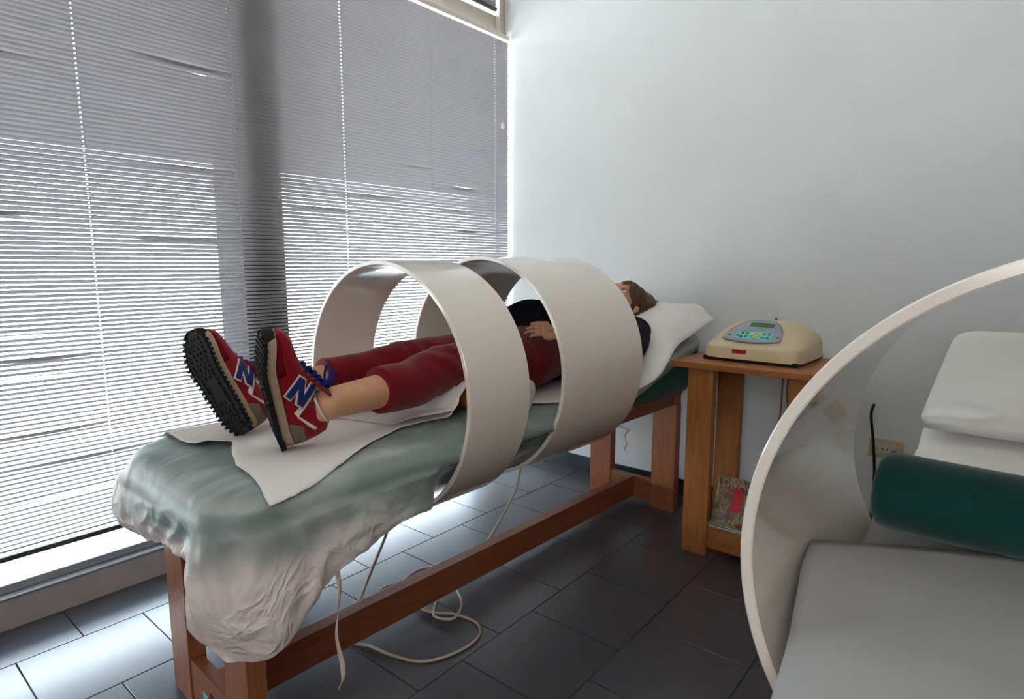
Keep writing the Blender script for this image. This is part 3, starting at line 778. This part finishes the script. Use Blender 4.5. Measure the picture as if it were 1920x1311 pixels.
# head
hb = bmesh.new()
for z, yc, rx, ry in ():
    pass
ball(hb, (0, .012, .035), (.072, .092, .085), 24)                      # skull
ball(hb, (0, -.028, -.03), (.058, .060, .075), 24)                     # face
ball(hb, (0, -.055, -.092), (.026, .026, .022), 16)                    # chin
ball(hb, (0, -.083, .02), (.05, .018, .03), 16)                        # brow
ball(hb, (.034, -.066, -.028), (.022, .02, .02), 12); ball(hb, (-.034, -.066, -.028), (.022, .02, .02), 12)
limb(hb, [V3(0, -.086, .004), V3(0, -.100, -.018), V3(0, -.108, -.036), V3(0, -.092, -.042)], [.008, .010, .013, .010], 10)
ball(hb, (0, -.088, -.066), (.022, .010, .007), 12); ball(hb, (0, -.086, -.076), (.019, .010, .007), 12)
for s in (1, -1):
    e = Matrix.Rotation(s * 0.35, 3, 'Z')
    ball(hb, (s * .074, .012, -.018), (.007, .018, .030), 14, e)
    ball(hb, (s * .079, .016, -.008), (.006, .014, .018), 12, e)
bmesh.ops.transform(hb, matrix=Matrix.Translation(HC) @ HR.to_4x4(), verts=hb.verts[:])
tmp = bpy.data.meshes.new('t'); hb.to_mesh(tmp); hb.free(); body.from_mesh(tmp); bpy.data.meshes.remove(tmp)
o = obj('body', remesh('body', body, 0.0042, 5), M_skin, PR, True)
# eyes and brows
for s in (1, -1):
    bm = ball(bmesh.new(), head_pt(s * .031, -.0755, -.003), (.0115, .0115, .0075), 14)
    e_ = obj('eye', bm, M_lidskin, PR, True)
    obj('iris', ball(bmesh.new(), head_pt(s * .031, -.0850, -.002), .0040, 10), M_black, e_, True)
    obj('eyebrow', tube(bmesh.new(), spline([head_pt(s * .014, -.099, .018), head_pt(s * .032, -.097, .025), head_pt(s * .052, -.080, .020)], 4), .0032, 8), M_hair, PR, True)
    obj('eyelid', tube(bmesh.new(), spline([head_pt(s * .018, -.084, .003), head_pt(s * .031, -.0895, .0065), head_pt(s * .046, -.081, .002)], 4), .0040, 8), M_skin, PR, True)
obj('lips', tube(bmesh.new(), spline([head_pt(-.02, -.094, -.071), head_pt(0, -.099, -.070), head_pt(.02, -.094, -.071)], 4), .005, 8), M_lip, PR, True)
# hair: cap over the skull, bob falling back onto the paper
hh = bmesh.new()
ball(hh, head_pt(0, .030, .048), (.085, .088, .080), 24, HR)
ball(hh, head_pt(0, .070, -.005), (.088, .070, .085), 24, HR)
ball(hh, head_pt(.058, .055, -.035), (.034, .055, .070), 18, HR); ball(hh, head_pt(-.058, .055, -.035), (.034, .055, .070), 18, HR)
ball(hh, (.016, 1.925, 1.000), (.088, .075, .066), 20); ball(hh, (.018, 1.985, .968), (.094, .09, .068), 20); ball(hh, (.02, 2.055, .934), (.098, .100, .062), 24)
limb(hh, [head_pt(.06, .04, .06), head_pt(.079, .055, .0), head_pt(.080, .075, -.06), head_pt(.06, .085, -.10)], [.022, .022, .024, .018], 12)
limb(hh, [head_pt(-.06, .04, .06), head_pt(-.079, .055, .0), head_pt(-.080, .075, -.06), head_pt(-.06, .085, -.10)], [.022, .022, .024, .018], 12)
limb(hh, [head_pt(-.045, -.055, .075), head_pt(0, -.062, .085), head_pt(.045, -.055, .075)], [.016, .020, .016], 12)
hm = remesh('hair', hh, 0.005, 3)
HRI = HR.inverted()
def hair_fn(c, n_):
    q = HRI @ (c - HC)
    return c + HR @ Vector((q.x, q.y, 0)).normalized() * (0.004 * nz(math.atan2(q.x, q.y + .02) * 26, q.z * 6))
displace(hm, hair_fn)
hair = obj('hair', hm, M_hair, PR, True)
for i in range(26):
    s = 1 if i % 2 else -1; a = random.uniform(0, 1); rr = .095 + random.uniform(-.004, .003)
    th = lerp(0.5, 2.6, a)
    pts = [head_pt(s * .05 * math.sin(th), -.02 + .03 * a, .115), head_pt(s * rr * math.sin(th) * .95, .035 - .09 * math.cos(th), .05), head_pt(s * rr * math.sin(th), .065 - .08 * math.cos(th), -.03), head_pt(s * (rr - .015) * math.sin(th), .075 - .06 * math.cos(th), -.095)]
    obj('hair_lock', tube(bmesh.new(), spline(pts, 4), [.002] + [.0055] * 11 + [.002], 6), M_hair, hair, True)
obj('hairband', tube(bmesh.new(), spline([head_pt(.058, -.046, .074), head_pt(.03, -.062, .092), head_pt(0, -.068, .096), head_pt(-.03, -.062, .092), head_pt(-.058, -.046, .074)], 5), .0065, 10), M_black, PR, True)
# clothes
tr = bmesh.new()
for s in (1, -1):
    h, k_, a = legs[s]; P = leg_path(s)
    hem = k_.lerp(a, 0.63) + V3(0, 0, -0.004)
    limb(tr, [P[0], P[1], P[2], P[3], hem], [.098, .088, .073, .070, .064], 20); ball(tr, k_, .072)
torso_pts = [V3(0, 1.0, .80), pel, wai, V3(0, 1.30, .818)]
limb(tr, torso_pts, [(.094, .165), (.116, .190), (.106, .160), (.10, .155)], 28); ball(tr, (0, 1.21, .855), (.125, .10, .068))
tm = remesh('trousers', tr, 0.006, 4)
def trouser_fn(c, n_):
    w = 0.006 * nz(c.x * 9, c.y * 12, c.z * 9) + 0.007 * nz(c.x * 22 + c.y * 9, c.y * 16 + c.z * 24, 3) * (math.exp(-((c.y - .70) / .10) ** 2) + .6 * math.exp(-((c.y - 1.02) / .08) ** 2))
    c = c + n_ * w
    if c.z < Z_T + 0.014: c.z = Z_T + 0.014
    return c
displace(tm, trouser_fn)
obj('trousers', tm, M_trous, PR, True)
tp = bmesh.new()
limb(tp, [V3(0, 1.27, .818), wai + V3(0, .05, .003), che, sho, V3(0, 1.75, .900)], [(.118, .166), (.112, .164), (.122, .178), (.102, .164), (.062, .10)], 28)
ball(tp, (.075, 1.49, .932), (.075, .08, .05)); ball(tp, (-.075, 1.49, .932), (.075, .08, .05)); ball(tp, (0, 1.27, .865), (.125, .085, .07))
for s in (1, -1):
    P = ARM[s]; e_ = P[4].lerp(P[3], .22 if s > 0 else .0)
    limb(tp, P[:4] + [e_], [.066, .058, .054, .050, .040], 18); ball(tp, P[0], .070)
tm = remesh('top', tp, 0.006, 4)
displace(tm, lambda c, n_: c + n_ * (0.006 * nz(c.x * 12, c.y * 12, c.z * 12)))
obj('top', tm, M_top, PR, True)

# ------------------------------------------------------------------ sneakers (children of the person)
SA = [0.0, .012, .035, .07, .105, .135, .165, .20, .235, .265, .282, .290]
SW = [.014, .030, .038, .042, .043, .043, .044, .047, .047, .038, .024, .008]
SH = [.070, .112, .126, .112, .106, .116, .106, .090, .076, .064, .050, .034]
SB = .026                                          # top of the midsole at the upper's lower edge
def s_w(a): return interp(a, SA, SW)
def s_h(a): return interp(a, SA, SH)
def spring(a): return 0.022 * sst(0.19, 0.30, a) + 0.006 * (1 - sst(0, .05, a))
def surf(a, hh, side, lift):
    """point on the upper: a along the foot, hh height above the sole bottom"""
    top = s_h(a); q = min(1, max(0, (hh - SB) / max(1e-4, top - SB)))
    s = s_w(a) * (1 - q ** 2.6) ** (1 / 2.2)
    return Vector((side * (s + lift), a, hh + spring(a) + lift * q))
def shoe_patch(corners, side, lift, nu=8, nv=8):
    A, B, C, D = corners
    def fn(i, j):
        u, v = i / (nu - 1), j / (nv - 1)
        a = lerp(lerp(A[0], D[0], u), lerp(B[0], C[0], u), v); h_ = lerp(lerp(A[1], D[1], u), lerp(B[1], C[1], u), v)
        return surf(a, h_, side, lift)
    return grid(fn, nu, nv)
def join(bms):
    out = bmesh.new()
    for b in bms:
        t = bpy.data.meshes.new('t'); b.to_mesh(t); b.free(); out.from_mesh(t); bpy.data.meshes.remove(t)
    return out
def letter_n(side, lift, grow):
    """the letter N leaning on the side of the shoe, in (along, height) coordinates"""
    A = np.array((.140, .036)); U = np.array((.036, .040)); Rr = np.array((-.040, .030))
    if side < 0: pass
    def P(u, v): q = A + U * v + Rr * u; return (float(q[0]), float(q[1]))
    g = grow; w = .30
    bars = []
    for x0, x1 in ((-g, w + g), (1 - w - g, 1 + g)):
        bars.append([P(x0, -g), P(x0, 1 + g), P(x1, 1 + g), P(x1, -g)])
    bars.append([P(-g, 1 + g), P(w + g + .02, 1 + g), P(1 + g, -g), P(1 - w - g - .02, -g)])
    out = []
    for b in bars:
        A_, B_, C_, D_ = b
        out.append(shoe_patch((A_, B_, C_, D_), side, lift, 7, 9))
    return join(out)

def sneaker(parent, heel, toe, sole_n, label):
    a_ = (toe - heel).normalized(); n_ = (sole_n - a_ * sole_n.dot(a_)).normalized(); up = -n_
    s_ = a_.cross(up)
    M = Matrix(((s_.x, a_.x, up.x, heel.x), (s_.y, a_.y, up.y, heel.y), (s_.z, a_.z, up.z, heel.z), (0, 0, 0, 1)))
    r = bpy.data.objects.new('sneaker', None); COL.objects.link(r); r.empty_display_size = 0.03
    r.parent = parent; r.matrix_local = M; r['label'] = label
    NS, NP = 40, 22
    aa = [0.290 * i / (NS - 1) for i in range(NS)]
    def up_fn(i, j):
        a = aa[i]; th = PI * j / (NP - 1); w, t = s_w(a), s_h(a)
        c, s = math.cos(th), math.sin(th)
        x = w * math.copysign(abs(c) ** 0.72, c); z = SB - .004 + (t - SB + .004) * abs(s) ** 0.62
        z += spring(a)
        if .03 < a < .10 and abs(c) < .62: z -= 0.012 * (1 - (abs(c) / .62) ** 2) * math.sin(PI * (a - .03) / .07)
        return Vector((x, a, z))
    bm = grid(up_fn, NS, NP)
    for end in (0, NS - 1):
        bm.verts.ensure_lookup_table(); bm.faces.new([bm.verts[end * NP + j] for j in range(NP)])
    obj('upper', bm, M_red, r, True)
    # outline of the sole
    def slab(z0, z1, g, m, name, n=64):
        bm = bmesh.new(); lo, hi = [], []
        for k_ in range(n):
            t = k_ / n
            if t < 0.5: a = t * 2 * .296; sd = 1
            else: a = (1 - t) * 2 * .296; sd = -1
            a2 = min(.290, max(0.0, a - .003))
            w = (s_w(a2) + g) if .004 < a < .290 else .5 * (s_w(a2) + g)
            y = a - .003
            lo.append(bm.verts.new((sd * (w - .001), y, z0 + spring(a2)))); hi.append(bm.verts.new((sd * w, y, z1 + spring(a2))))
        for k_ in range(n):
            k2 = (k_ + 1) % n; bm.faces.new((lo[k_], lo[k2], hi[k2], hi[k_]))
        bm.faces.new(lo[::-1]); bm.faces.new(hi)
        bmesh.ops.triangulate(bm, faces=[f for f in bm.faces if len(f.verts) > 4])
        return obj(name, bm, m, r)
    slab(.006, .028, .0055, M_tan, 'midsole'); out = slab(0.0, .008, .0065, M_dark, 'outsole')
    lug = bmesh.new()
    for k_ in range(22):
        a = .006 + .278 * k_ / 21
        for sd in (-1, 1):
            w = s_w(a) + .006; sp_ = spring(a)
            box(lug, sd * w - .008, sd * w + .0025, a - .0042, a + .0042, sp_ - .005, sp_ + .008)
    for a, cols in [(.02 + .0125 * q, 5 if q % 2 else 4) for q in range(21)]:
        w = s_w(a) - .006
        for c in range(cols):
            x = lerp(-w, w, (c + .5) / cols)
            if .10 < a < .17 and abs(x) < .016: continue
            box(lug, x - .0048, x + .0048, a - .004, a + .004, spring(a) - .0045, spring(a) + .001)
    lg = obj('tread_lugs', lug, M_dark, r); lg['kind'] = 'stuff'
    # toe bumper
    def tb(i, j):
        th = PI * i / 20; a = .272 + .0235 * math.sin(th) ** 0.8; w = .036 * math.copysign(abs(math.cos(th)) ** .75, math.cos(th))
        return Vector((w * (1 - .12 * j / 5), a - .004 * (j / 5) ** 2, .004 + spring(.28) + .022 * j / 5))
    thick(obj('toe_bumper', grid(tb, 21, 6), M_dark, r, True), .003)
    for side in (1, -1):
        hc = obj('heel_counter', shoe_patch(((.004, .027), (.070, .027), (.050, .062), (.004, .060)), side, .0022), M_gsuede, r, True)
        thick(hc, .0015, -1)
        thick(obj('toe_overlay', shoe_patch(((.185, .027), (.284, .027), (.275, .036), (.190, .050)), side, .0016), M_redd, r, True), .001, -1)
        thick(obj('white_stripe', join([shoe_patch(((.122, .106), (.135, .103), (.092, .046), (.078, .052)), side, .0026), shoe_patch(((.078, .052), (.092, .046), (.036, .090), (.030, .083)), side, .0026)]), M_wstripe, r, True), .001, -1)
        thick(obj('letter_border', letter_n(side, .0030, .07), M_wstripe, r, True), .001, -1)
        thick(obj('letter_n', letter_n(side, .0046, 0.0), M_blue, r, True), .001, -1)
    obj('collar', tube(bmesh.new(), [Vector((.0365 * math.sin(2 * PI * q / 24), .072 + .043 * math.cos(2 * PI * q / 24), s_h(.072 + .043 * math.cos(2 * PI * q / 24)) - .004 + spring(.07))) for q in range(25)], .0035, 8), M_wstripe, r, True)
    def tg(i, j):
        u = i / 8 - .5; v = j / 8
        a = lerp(.185, .105, v); return Vector((.058 * u * (1 + .2 * v), a, lerp(.085, .140, v) - .02 * u * u + .004))
    thick(obj('tongue', grid(tg, 9, 9), M_red, r, True), .006)
    for q in range(6):
        a = .195 - .014 * q; t = s_h(a) + .006 + .0035 * q
        pts = [(-.026, a, t - .014), (-.014, a - .002, t + .001), (0, a - .004, t + .004), (.014, a - .006, t + .001), (.026, a - .008, t - .014)]
        obj('lace', tube(bmesh.new(), spline(pts, 4), [(.0018, .0042)] * 17, 8), M_lace, r, True)
    kz = .142; kn = Vector((.004, .122, kz))
    obj('lace_knot', ball(bmesh.new(), kn, (.010, .009, .008), 12), M_lace, r, True)
    for dx, da, dz in ((.034, .028, .020), (-.032, .030, .022)):
        pts = [kn, kn + Vector((dx * .6, da * 1.0, dz)), kn + Vector((dx * 1.1, da * 1.3, dz * .8)), kn + Vector((dx * 1.0, da * .4, dz * .2)), kn]
        obj('lace_loop', tube(bmesh.new(), spline(pts, 6), .0032, 8), M_lace, r, True)
    for dx, da in ((.030, -.012), (-.026, .008), (.036, -.026)):
        pts = [kn, kn + Vector((dx * .7, da, .004)), kn + Vector((dx * 1.15, da * 2, -.020)), kn + Vector((dx * 1.25, da * 2.6, -.042))]
        obj('lace_end', tube(bmesh.new(), spline(pts, 5), .0030, 8), M_lace, r, True)
    return r
sneaker(PR, *FEET[1], 'near red sneaker seen from its side, blue laces')
sneaker(PR, *FEET[-1], 'far red sneaker showing its black tread')

# ------------------------------------------------------------------ small table with the therapy unit
T = thing('side_table', 'small orange wooden table by the wall carrying the beige control unit', 'table', (-0.725, 2.43, 0))
def tb(name, x0, x1, y0, y1, z0, z1, m): return obj(name, bx(x0 + .725, x1 + .725, y0 - 2.43, y1 - 2.43, z0, z1, bevel=.0025), m, T)
tb('table_top', -1.026, -.425, 2.222, 2.66, .755, .778, M_woodh)
for x0 in (-.962, -.589):
    for y0 in (2.245, 2.562):
        tb('leg', x0, x0 + .101, y0, y0 + .04, 0, .755, M_wood)
for y0 in (2.252, 2.567):
    tb('low_rail', -.861, -.589, y0, y0 + .026, .035, .131, M_woodh)
tb('shelf', -.861, -.589, 2.278, 2.567, .113, .131, M_woodh)

DW, DD, DX, DY = .186, .168, -.762, 2.506
def dev_h(u, v):
    """height above the base; u across -1..1, v depth 0 front..1 back"""
    arch = max(0, 1 - abs(u) ** 3.0) ** .5
    return .068 + (.078 * sst(-.05, .62, v) * (1 - .25 * sst(.7, 1, v))) * arch + .006 * v
def dev_pt(u, v, lift=0.0):
    return Vector((u * DW, (v * 2 - 1) * DD, dev_h(u, v) + lift))
D = thing('therapy_unit', 'beige domed control unit with grey keypad panel on the side table', 'machine', (DX, DY, .778), math.radians(-2))
def dev_fn(i, j):
    # radial grid: rings of a rounded rectangle
    a = 2 * PI * i / 96; ca, sa = math.cos(a), math.sin(a); e = .28
    ex, ey = math.copysign(abs(ca) ** e, ca), math.copysign(abs(sa) ** e, sa)
    prof = [0.002, .2, .4, .6, .75, .86, .93, .97]
    if j < len(prof):
        f = prof[j]; u, v = ex * f, (ey * f + 1) / 2
        z = dev_h(u, v) - .012 * sst(.78, 1.0, f)
        return (u * DW, ey * f * DD, z)
    k_ = j - len(prof); u, v = ex, (ey + 1) / 2; h = dev_h(u * .97, v) - .022
    g = [.99, 1.0, 1.012, 1.018][k_]; zz = [h + .003, h - .008, .03, .012][k_]
    return (ex * DW * g, ey * DD * g, zz)
obj('housing', grid(dev_fn, 96, 12, True), M_beige, D, True)
obj('base_plate', bx(-DW * .965, DW * .965, -DD * .965, DD * .965, 0.0, .016, bevel=.004), M_black, D)
def on_dev(name, outline, m, parent, lift, n=10):
    """flat patch on the top: outline fn(t) -> (u, v), filled towards its centre"""
    pts = [outline(i / 60) for i in range(60)]; cu = sum(p[0] for p in pts) / 60; cv = sum(p[1] for p in pts) / 60
    f = lambda i, j: dev_pt(lerp(cu, pts[i][0], max(.001, j / (n - 1))), lerp(cv, pts[i][1], max(.001, j / (n - 1))), lift)
    return thick(obj(name, grid(f, 60, n, True), m, parent, True), .0012, -1)
def half_moon(t):
    if t < .62: a = PI * t / .62; return (-.06 + .60 * math.cos(a), .13 + .43 * math.sin(a) ** .9)
    q = (t - .62) / .38; return (-.06 + lerp(-.60, .60, q), .13 - .07 * math.sin(PI * q) ** .7)
def rrect(u0, u1, v0, v1, r=.02):
    def f(t):
        a = 2 * PI * t; c, s = math.cos(a), math.sin(a)
        return ((u0 + u1) / 2 + (u1 - u0) / 2 * math.copysign(abs(c) ** .3, c), (v0 + v1) / 2 + (v1 - v0) / 2 * math.copysign(abs(s) ** .5, s))
    return f
pn = on_dev('control_panel', half_moon, M_panel, D, .0055)
on_dev('screen_frame', rrect(-.28, .30, .345, .475), M_cyan, pn, .0070)
on_dev('screen', rrect(-.25, .27, .362, .452), M_lcd, pn, .0084)
on_dev('keypad', rrect(-.44, .36, .125, .265), M_cyan, pn, .0070)
for u, v, m in [(-.36, .19, M_teal), (-.28, .235, M_teal), (-.18, .235, M_teal), (-.28, .165, M_redb), (-.18, .175, M_teal), (-.07, .195, M_yell), (.0, .235, M_yell), (.0, .155, M_yell),
                (.07, .195, M_yell), (.17, .235, M_teal), (.27, .235, M_teal), (.17, .165, M_teal), (.27, .165, M_teal)]:
    on_dev('button', (lambda t, u=u, v=v: (u + .034 * math.cos(2 * PI * t), v + .020 * math.sin(2 * PI * t))), m, pn, .0086, 4)
for u, v in ((-.54, .20), (.46, .20)):
    on_dev('screw', (lambda t, u=u, v=v: (u + .014 * math.cos(2 * PI * t), v + .016 * math.sin(2 * PI * t))), M_black, pn, .0072, 4)
bm = bmesh.new(); tube(bm, [(.018, .075, dev_h(.1, .74) - .004), (.018, .075, dev_h(.1, .74) + .008), (.018, .075, dev_h(.1, .74) + .0115)], [.0045, .0045, .002], 12)
obj('warning_lamp', bm, M_redb, D, True)
lb = obj('red_label', bx(-.060, -.006, -DD * 1.024, -DD * 1.008, .034, .050), M_redb, D)
obj('label_print', bx(-.050, -.016, -DD * 1.026, -DD * 1.0235, .0405, .0435), M_black, lb)
for i, (xa, xb) in enumerate(((-.735, -.742), (-.705, -.655))):
    c = obj('cable', tube(bmesh.new(), spline([(xa, 2.66, .80), (xa + .002, 2.685, .74), (xa + .004 * (1 - 2 * i), 2.69, .58), (xb, 2.70, .36), (xb, 2.72, .12), (xb + .02, 2.70, .0055)], 6), .0038, 8), M_bcable, None, True)
    tag(c, 'brown cable hanging behind the side table, ' + ('left' if i == 0 else 'right') + ' of the two', 'cable', 'cables of the therapy unit')

# magazines on the shelf
def magazine(name, label, fn, nu, nv, th, m):
    o = thick(obj(name, grid(fn, nu, nv), m, None, True), th, 1.0)
    return tag(o, label, 'magazine', 'magazines on the shelf of the side table')
for q, (dz, dx, rz) in enumerate(((.1315, 0, 0.02), (.1385, .006, -.05))):
    o = obj('magazine', bx(-.13, .13, -.09, .10, 0, .006, bevel=.001, seg=1), M_page, None); o.location = (-.725 + dx, 2.335, dz); o.rotation_euler = (0, 0, rz)
    obj('magazine_cover', bx(-.13, .13, -.09, .10, .006, .0067), M_blue if q else M_cover_art, o)
    tag(o, ('thin magazine lying flat on the table shelf, lowest of the stack', 'dark blue magazine lying flat under the upright colourful one')[q], 'magazine', 'magazines on the shelf of the side table')
def mag_fn(i, j):
    u = i / 15; v = j / 19
    ang = sst(0.0, 0.55, v) * 1.15
    # lies forward on the stack, then curls up against the legs
    y = 2.262 + .05 * v + .02 * math.sin(v * 2); 
    yy = 2.225 + .105 * (1 - (1 - v) ** 1.6); zz = .148 + .155 * v ** 1.5
    return Vector((lerp(-.852, -.625, u), yy + .012 * math.sin(u * 2.2), zz + .01 * (1 - u) * v + .006 * math.sin(u * 5)))
mg = magazine('magazine', 'colourful magazine propped upright on the table shelf, cover facing out', mag_fn, 16, 20, .003, M_cover_art)
def print_on(txt, u, v, size, m, name):
    cu = bpy.data.curves.new(name, 'FONT'); cu.body = txt; cu.size = size; cu.extrude = 0.0004
    t = bpy.data.objects.new(name, cu); COL.objects.link(t)
    dg = bpy.context.evaluated_depsgraph_get(); me = bpy.data.meshes.new_from_object(t.evaluated_get(dg)); bpy.data.objects.remove(t)
    for vv in me.vertices:
        uu = u + vv.co.x / .227; wv = min(1, max(0, v + vv.co.y / .19))
        q = mag_fn(uu * 15, wv * 19); q2 = mag_fn(uu * 15, min(1, wv + .02) * 19)
        nrm = Vector((0, -(q2 - q).z, (q2 - q).y)).normalized()
        vv.co = q + nrm * (.0012 + vv.co.z)
    return obj(name, me, m, mg)
M_pink = mat('cover_title', srgb(214, 150, 140), .4, .4, noise_amt=.03)
print_on('DIVA', .07, .83, .040, M_pink, 'title_print')
print_on('IN', .30, .10, .024, M_yell, 'headline_print')
print_on('S', .42, .34, .020, M_yell, 'headline_print')
print_on('L', .42, .23, .020, M_yell, 'headline_print')
f = lambda i, j: mag_fn((.28 + .17 * (i / 6) * (1 - .25 * abs(j / 8 - .5))) * 15, (.40 + .42 * j / 8) * 19) + Vector((0, -.0022, .0006))
obj('red_figure_print', grid(f, 7, 9), M_redb, mg, True)

# ------------------------------------------------------------------ cables of the rings on the floor
def bedw(x, y, z):
    c, s = math.cos(A0), math.sin(A0); return Vector((O1[0] + c * x - s * y, O1[1] + s * x + c * y, z))
R_C = math.radians(39.66); P_C = math.radians(-7.92)
def cable(name, pts, r, label):
    o = obj(name, tube(bmesh.new(), spline(pts, 8), r, 8), M_cable, None, True)
    return tag(o, label, 'cable', 'white cables of the magnet rings')
zf = .0052
c1 = [bedw(-.02, .60, .402), bedw(-.02, .575, .33), bedw(-.05, .50, .15), bedw(-.06, .455, .03), bedw(-.03, .43, zf), bedw(.03, .455, zf), bedw(.12, .475, zf), bedw(.205, .515, zf), bedw(.245, .60, zf), bedw(.245, .70, zf),
      bedw(.19, .755, zf), bedw(.10, .745, zf), bedw(.03, .70, zf), bedw(-.04, .69, zf), bedw(-.13, .70, zf), bedw(-.20, .76, zf), bedw(-.22, .86, zf), bedw(-.16, .95, zf)]
cable('cable', c1, .0045, 'white cable looping over the floor tiles from the ring at the knees')
c2 = [bedw(-.04, 1.22, .418), bedw(-.045, 1.235, .36), bedw(-.05, 1.20, .25), bedw(-.06, 1.06, .10), bedw(-.07, .98, .03), bedw(-.06, .92, zf), bedw(-.02, .86, zf), bedw(.05, .815, zf + .004), bedw(.10, .765, .014), bedw(.11, .72, zf), bedw(.06, .69, zf),
      bedw(.02, .72, zf), bedw(-.03, .77, zf), bedw(-.10, .76, zf), bedw(-.185, .72, .014), bedw(-.205, .68, .012), bedw(-.185, .63, zf), bedw(-.12, .60, zf)]
cable('cable', c2, .0045, 'white cable dropping from the wide ring to a small floor coil')

# ------------------------------------------------------------------ wall sockets
def socket(x, z, label, plug):
    r = thing('wall_socket', label, 'socket', (x, Y1, z), 0, 'ivory wall sockets')
    obj('cover_plate', bx(-.060, .060, -.009, 0, -.038, .038, bevel=.004), M_socket, r)
    obj('socket_insert', bx(-.038, .038, -.0115, -.008, -.022, .022, bevel=.002), M_sockin, r)
    for dx in (-.026, -.008, .006):
        obj('socket_hole', bx(dx - .002, dx + .002, -.0122, -.0113, -.003, .003), M_black, r)
    if plug:
        pass
    return r
socket(-.350, .412, 'ivory wall socket with a black plug, seen through the right ring', True)
socket(-.175, .425, 'ivory wall socket half hidden by white paper of the right bed', False)
pg = bmesh.new(); tube(pg, [(-.318, 2.790, .402), (-.318, 2.775, .400), (-.317, 2.758, .392), (-.316, 2.75, .380)], [.011, .014, .012, .007], 14)
o = tag(obj('plug', pg, M_black, None, True), 'black plug in the wall socket above the green bolster', 'plug')
obj('plug_cord', tube(bmesh.new(), spline([(-.316, 2.752, .385), (-.312, 2.75, .34), (-.30, 2.745, .22), (-.31, 2.75, .08), (-.33, 2.76, .006)], 5), .004, 8), M_black, o, True)
o = obj('cable', tube(bmesh.new(), spline([(-.40, 2.775, .595), (-.407, 2.772, .55), (-.393, 2.77, .45), (-.380, 2.765, .34), (-.376, 2.765, .22), (-.38, 2.77, .006)], 5), .0055, 8), M_black, None, True)
tag(o, 'black cable hanging on the wall left of the ivory socket', 'cable')

# ------------------------------------------------------------------ right bed dressing (bed frame O2)
me, per = cover('bed_cover', 0.312, -0.078, 1.69, 0.0, 1.70, [(0, .10), (3, .12), (6, .10)],
    lambda x, y: 0.075 if abs(x) > 0.2 else 0.01, [(0, .003), (6, .003)], seed=5, skirt=8, ringzone=False)
o = obj('bed_cover', me, M_cover, None, True); on_bed(o, O2, A2)
tag(o, 'smooth light grey cover fitted over the empty bed at right', 'sheet')
def z_front(x, y):
    edge = sst(.25, .31, abs(x))
    return Z_T + .013 + .003 * nz(x * 5, y * 4, 8) - .022 * edge * sst(.85, .6, y) + .014 * sst(.70, .88, y)
p = paper('paper_sheet', lambda y: interp(y, [.3, .5, .65, .80, .90, 1.0], [-.290, -.300, -.320, -.345, -.352, -.354]), lambda y: .305, lambda u: -.04, lambda u: .885 + .45 * u * (1 - .45 * u), 40, 40, z_front, m=M_cover, seed=6)
on_bed(p, O2, A2); tag(p, 'grey sheet lying across the front of the empty right bed', 'sheet')
bm = bmesh.new()
xs = [-.2905, -.290, -.2885, -.284, -.275, -.260, -.22, -.10, 0, .15, .29, .325, .335, .337]; rs = [.004, .040, .053, .060, .0635, .065, .065, .064, .065, .066, .064, .058, .04, .004]
tube(bm, [(x, 1.065 + .01 * math.sin(x * 9), Z_T + .0125 + .066 + .002 * math.sin(x * 14)) for x, r in zip(xs, rs)], [(r, r * 1.06) for r in rs], 40)
o = obj('bolster', bm, M_gcloth, None, True); on_bed(o, O2, A2)
tag(o, 'dark green cloth bolster lying across the empty right bed', 'bolster')
# propped pillow and paper
o = obj('pillow', pillow_bm(.275, .135, .045, .18, 96, 64, folds=.022), M_cotton, None, True)
tag(o, 'white pillow propped up at the head of the right bed', 'pillow')
for v in o.data.vertices: v.co.x *= 1 - .10 * v.co.y / .135
o.matrix_world = Matrix.Translation((.140, 1.845, .866)) @ Matrix.Rotation(math.radians(60), 4, 'X')
def z_rp(x, y):
    return Z_T + .014 + (0.035 * sst(1.60, 1.72, y)) + .007 * nz(x * 5 + y * 6, y * 18, 4) + .006 * math.exp(-((y - 1.62 - .12 * x) / .012) ** 2)
p = paper('paper_sheet', lambda y: -.288, lambda y: .29, lambda u: 1.22, lambda u: 1.715, 36, 60, z_rp, m=M_cotton, seed=12)
on_bed(p, O2, A2); tag(p, 'white paper under the pillow on the raised head of the right bed', 'paper')
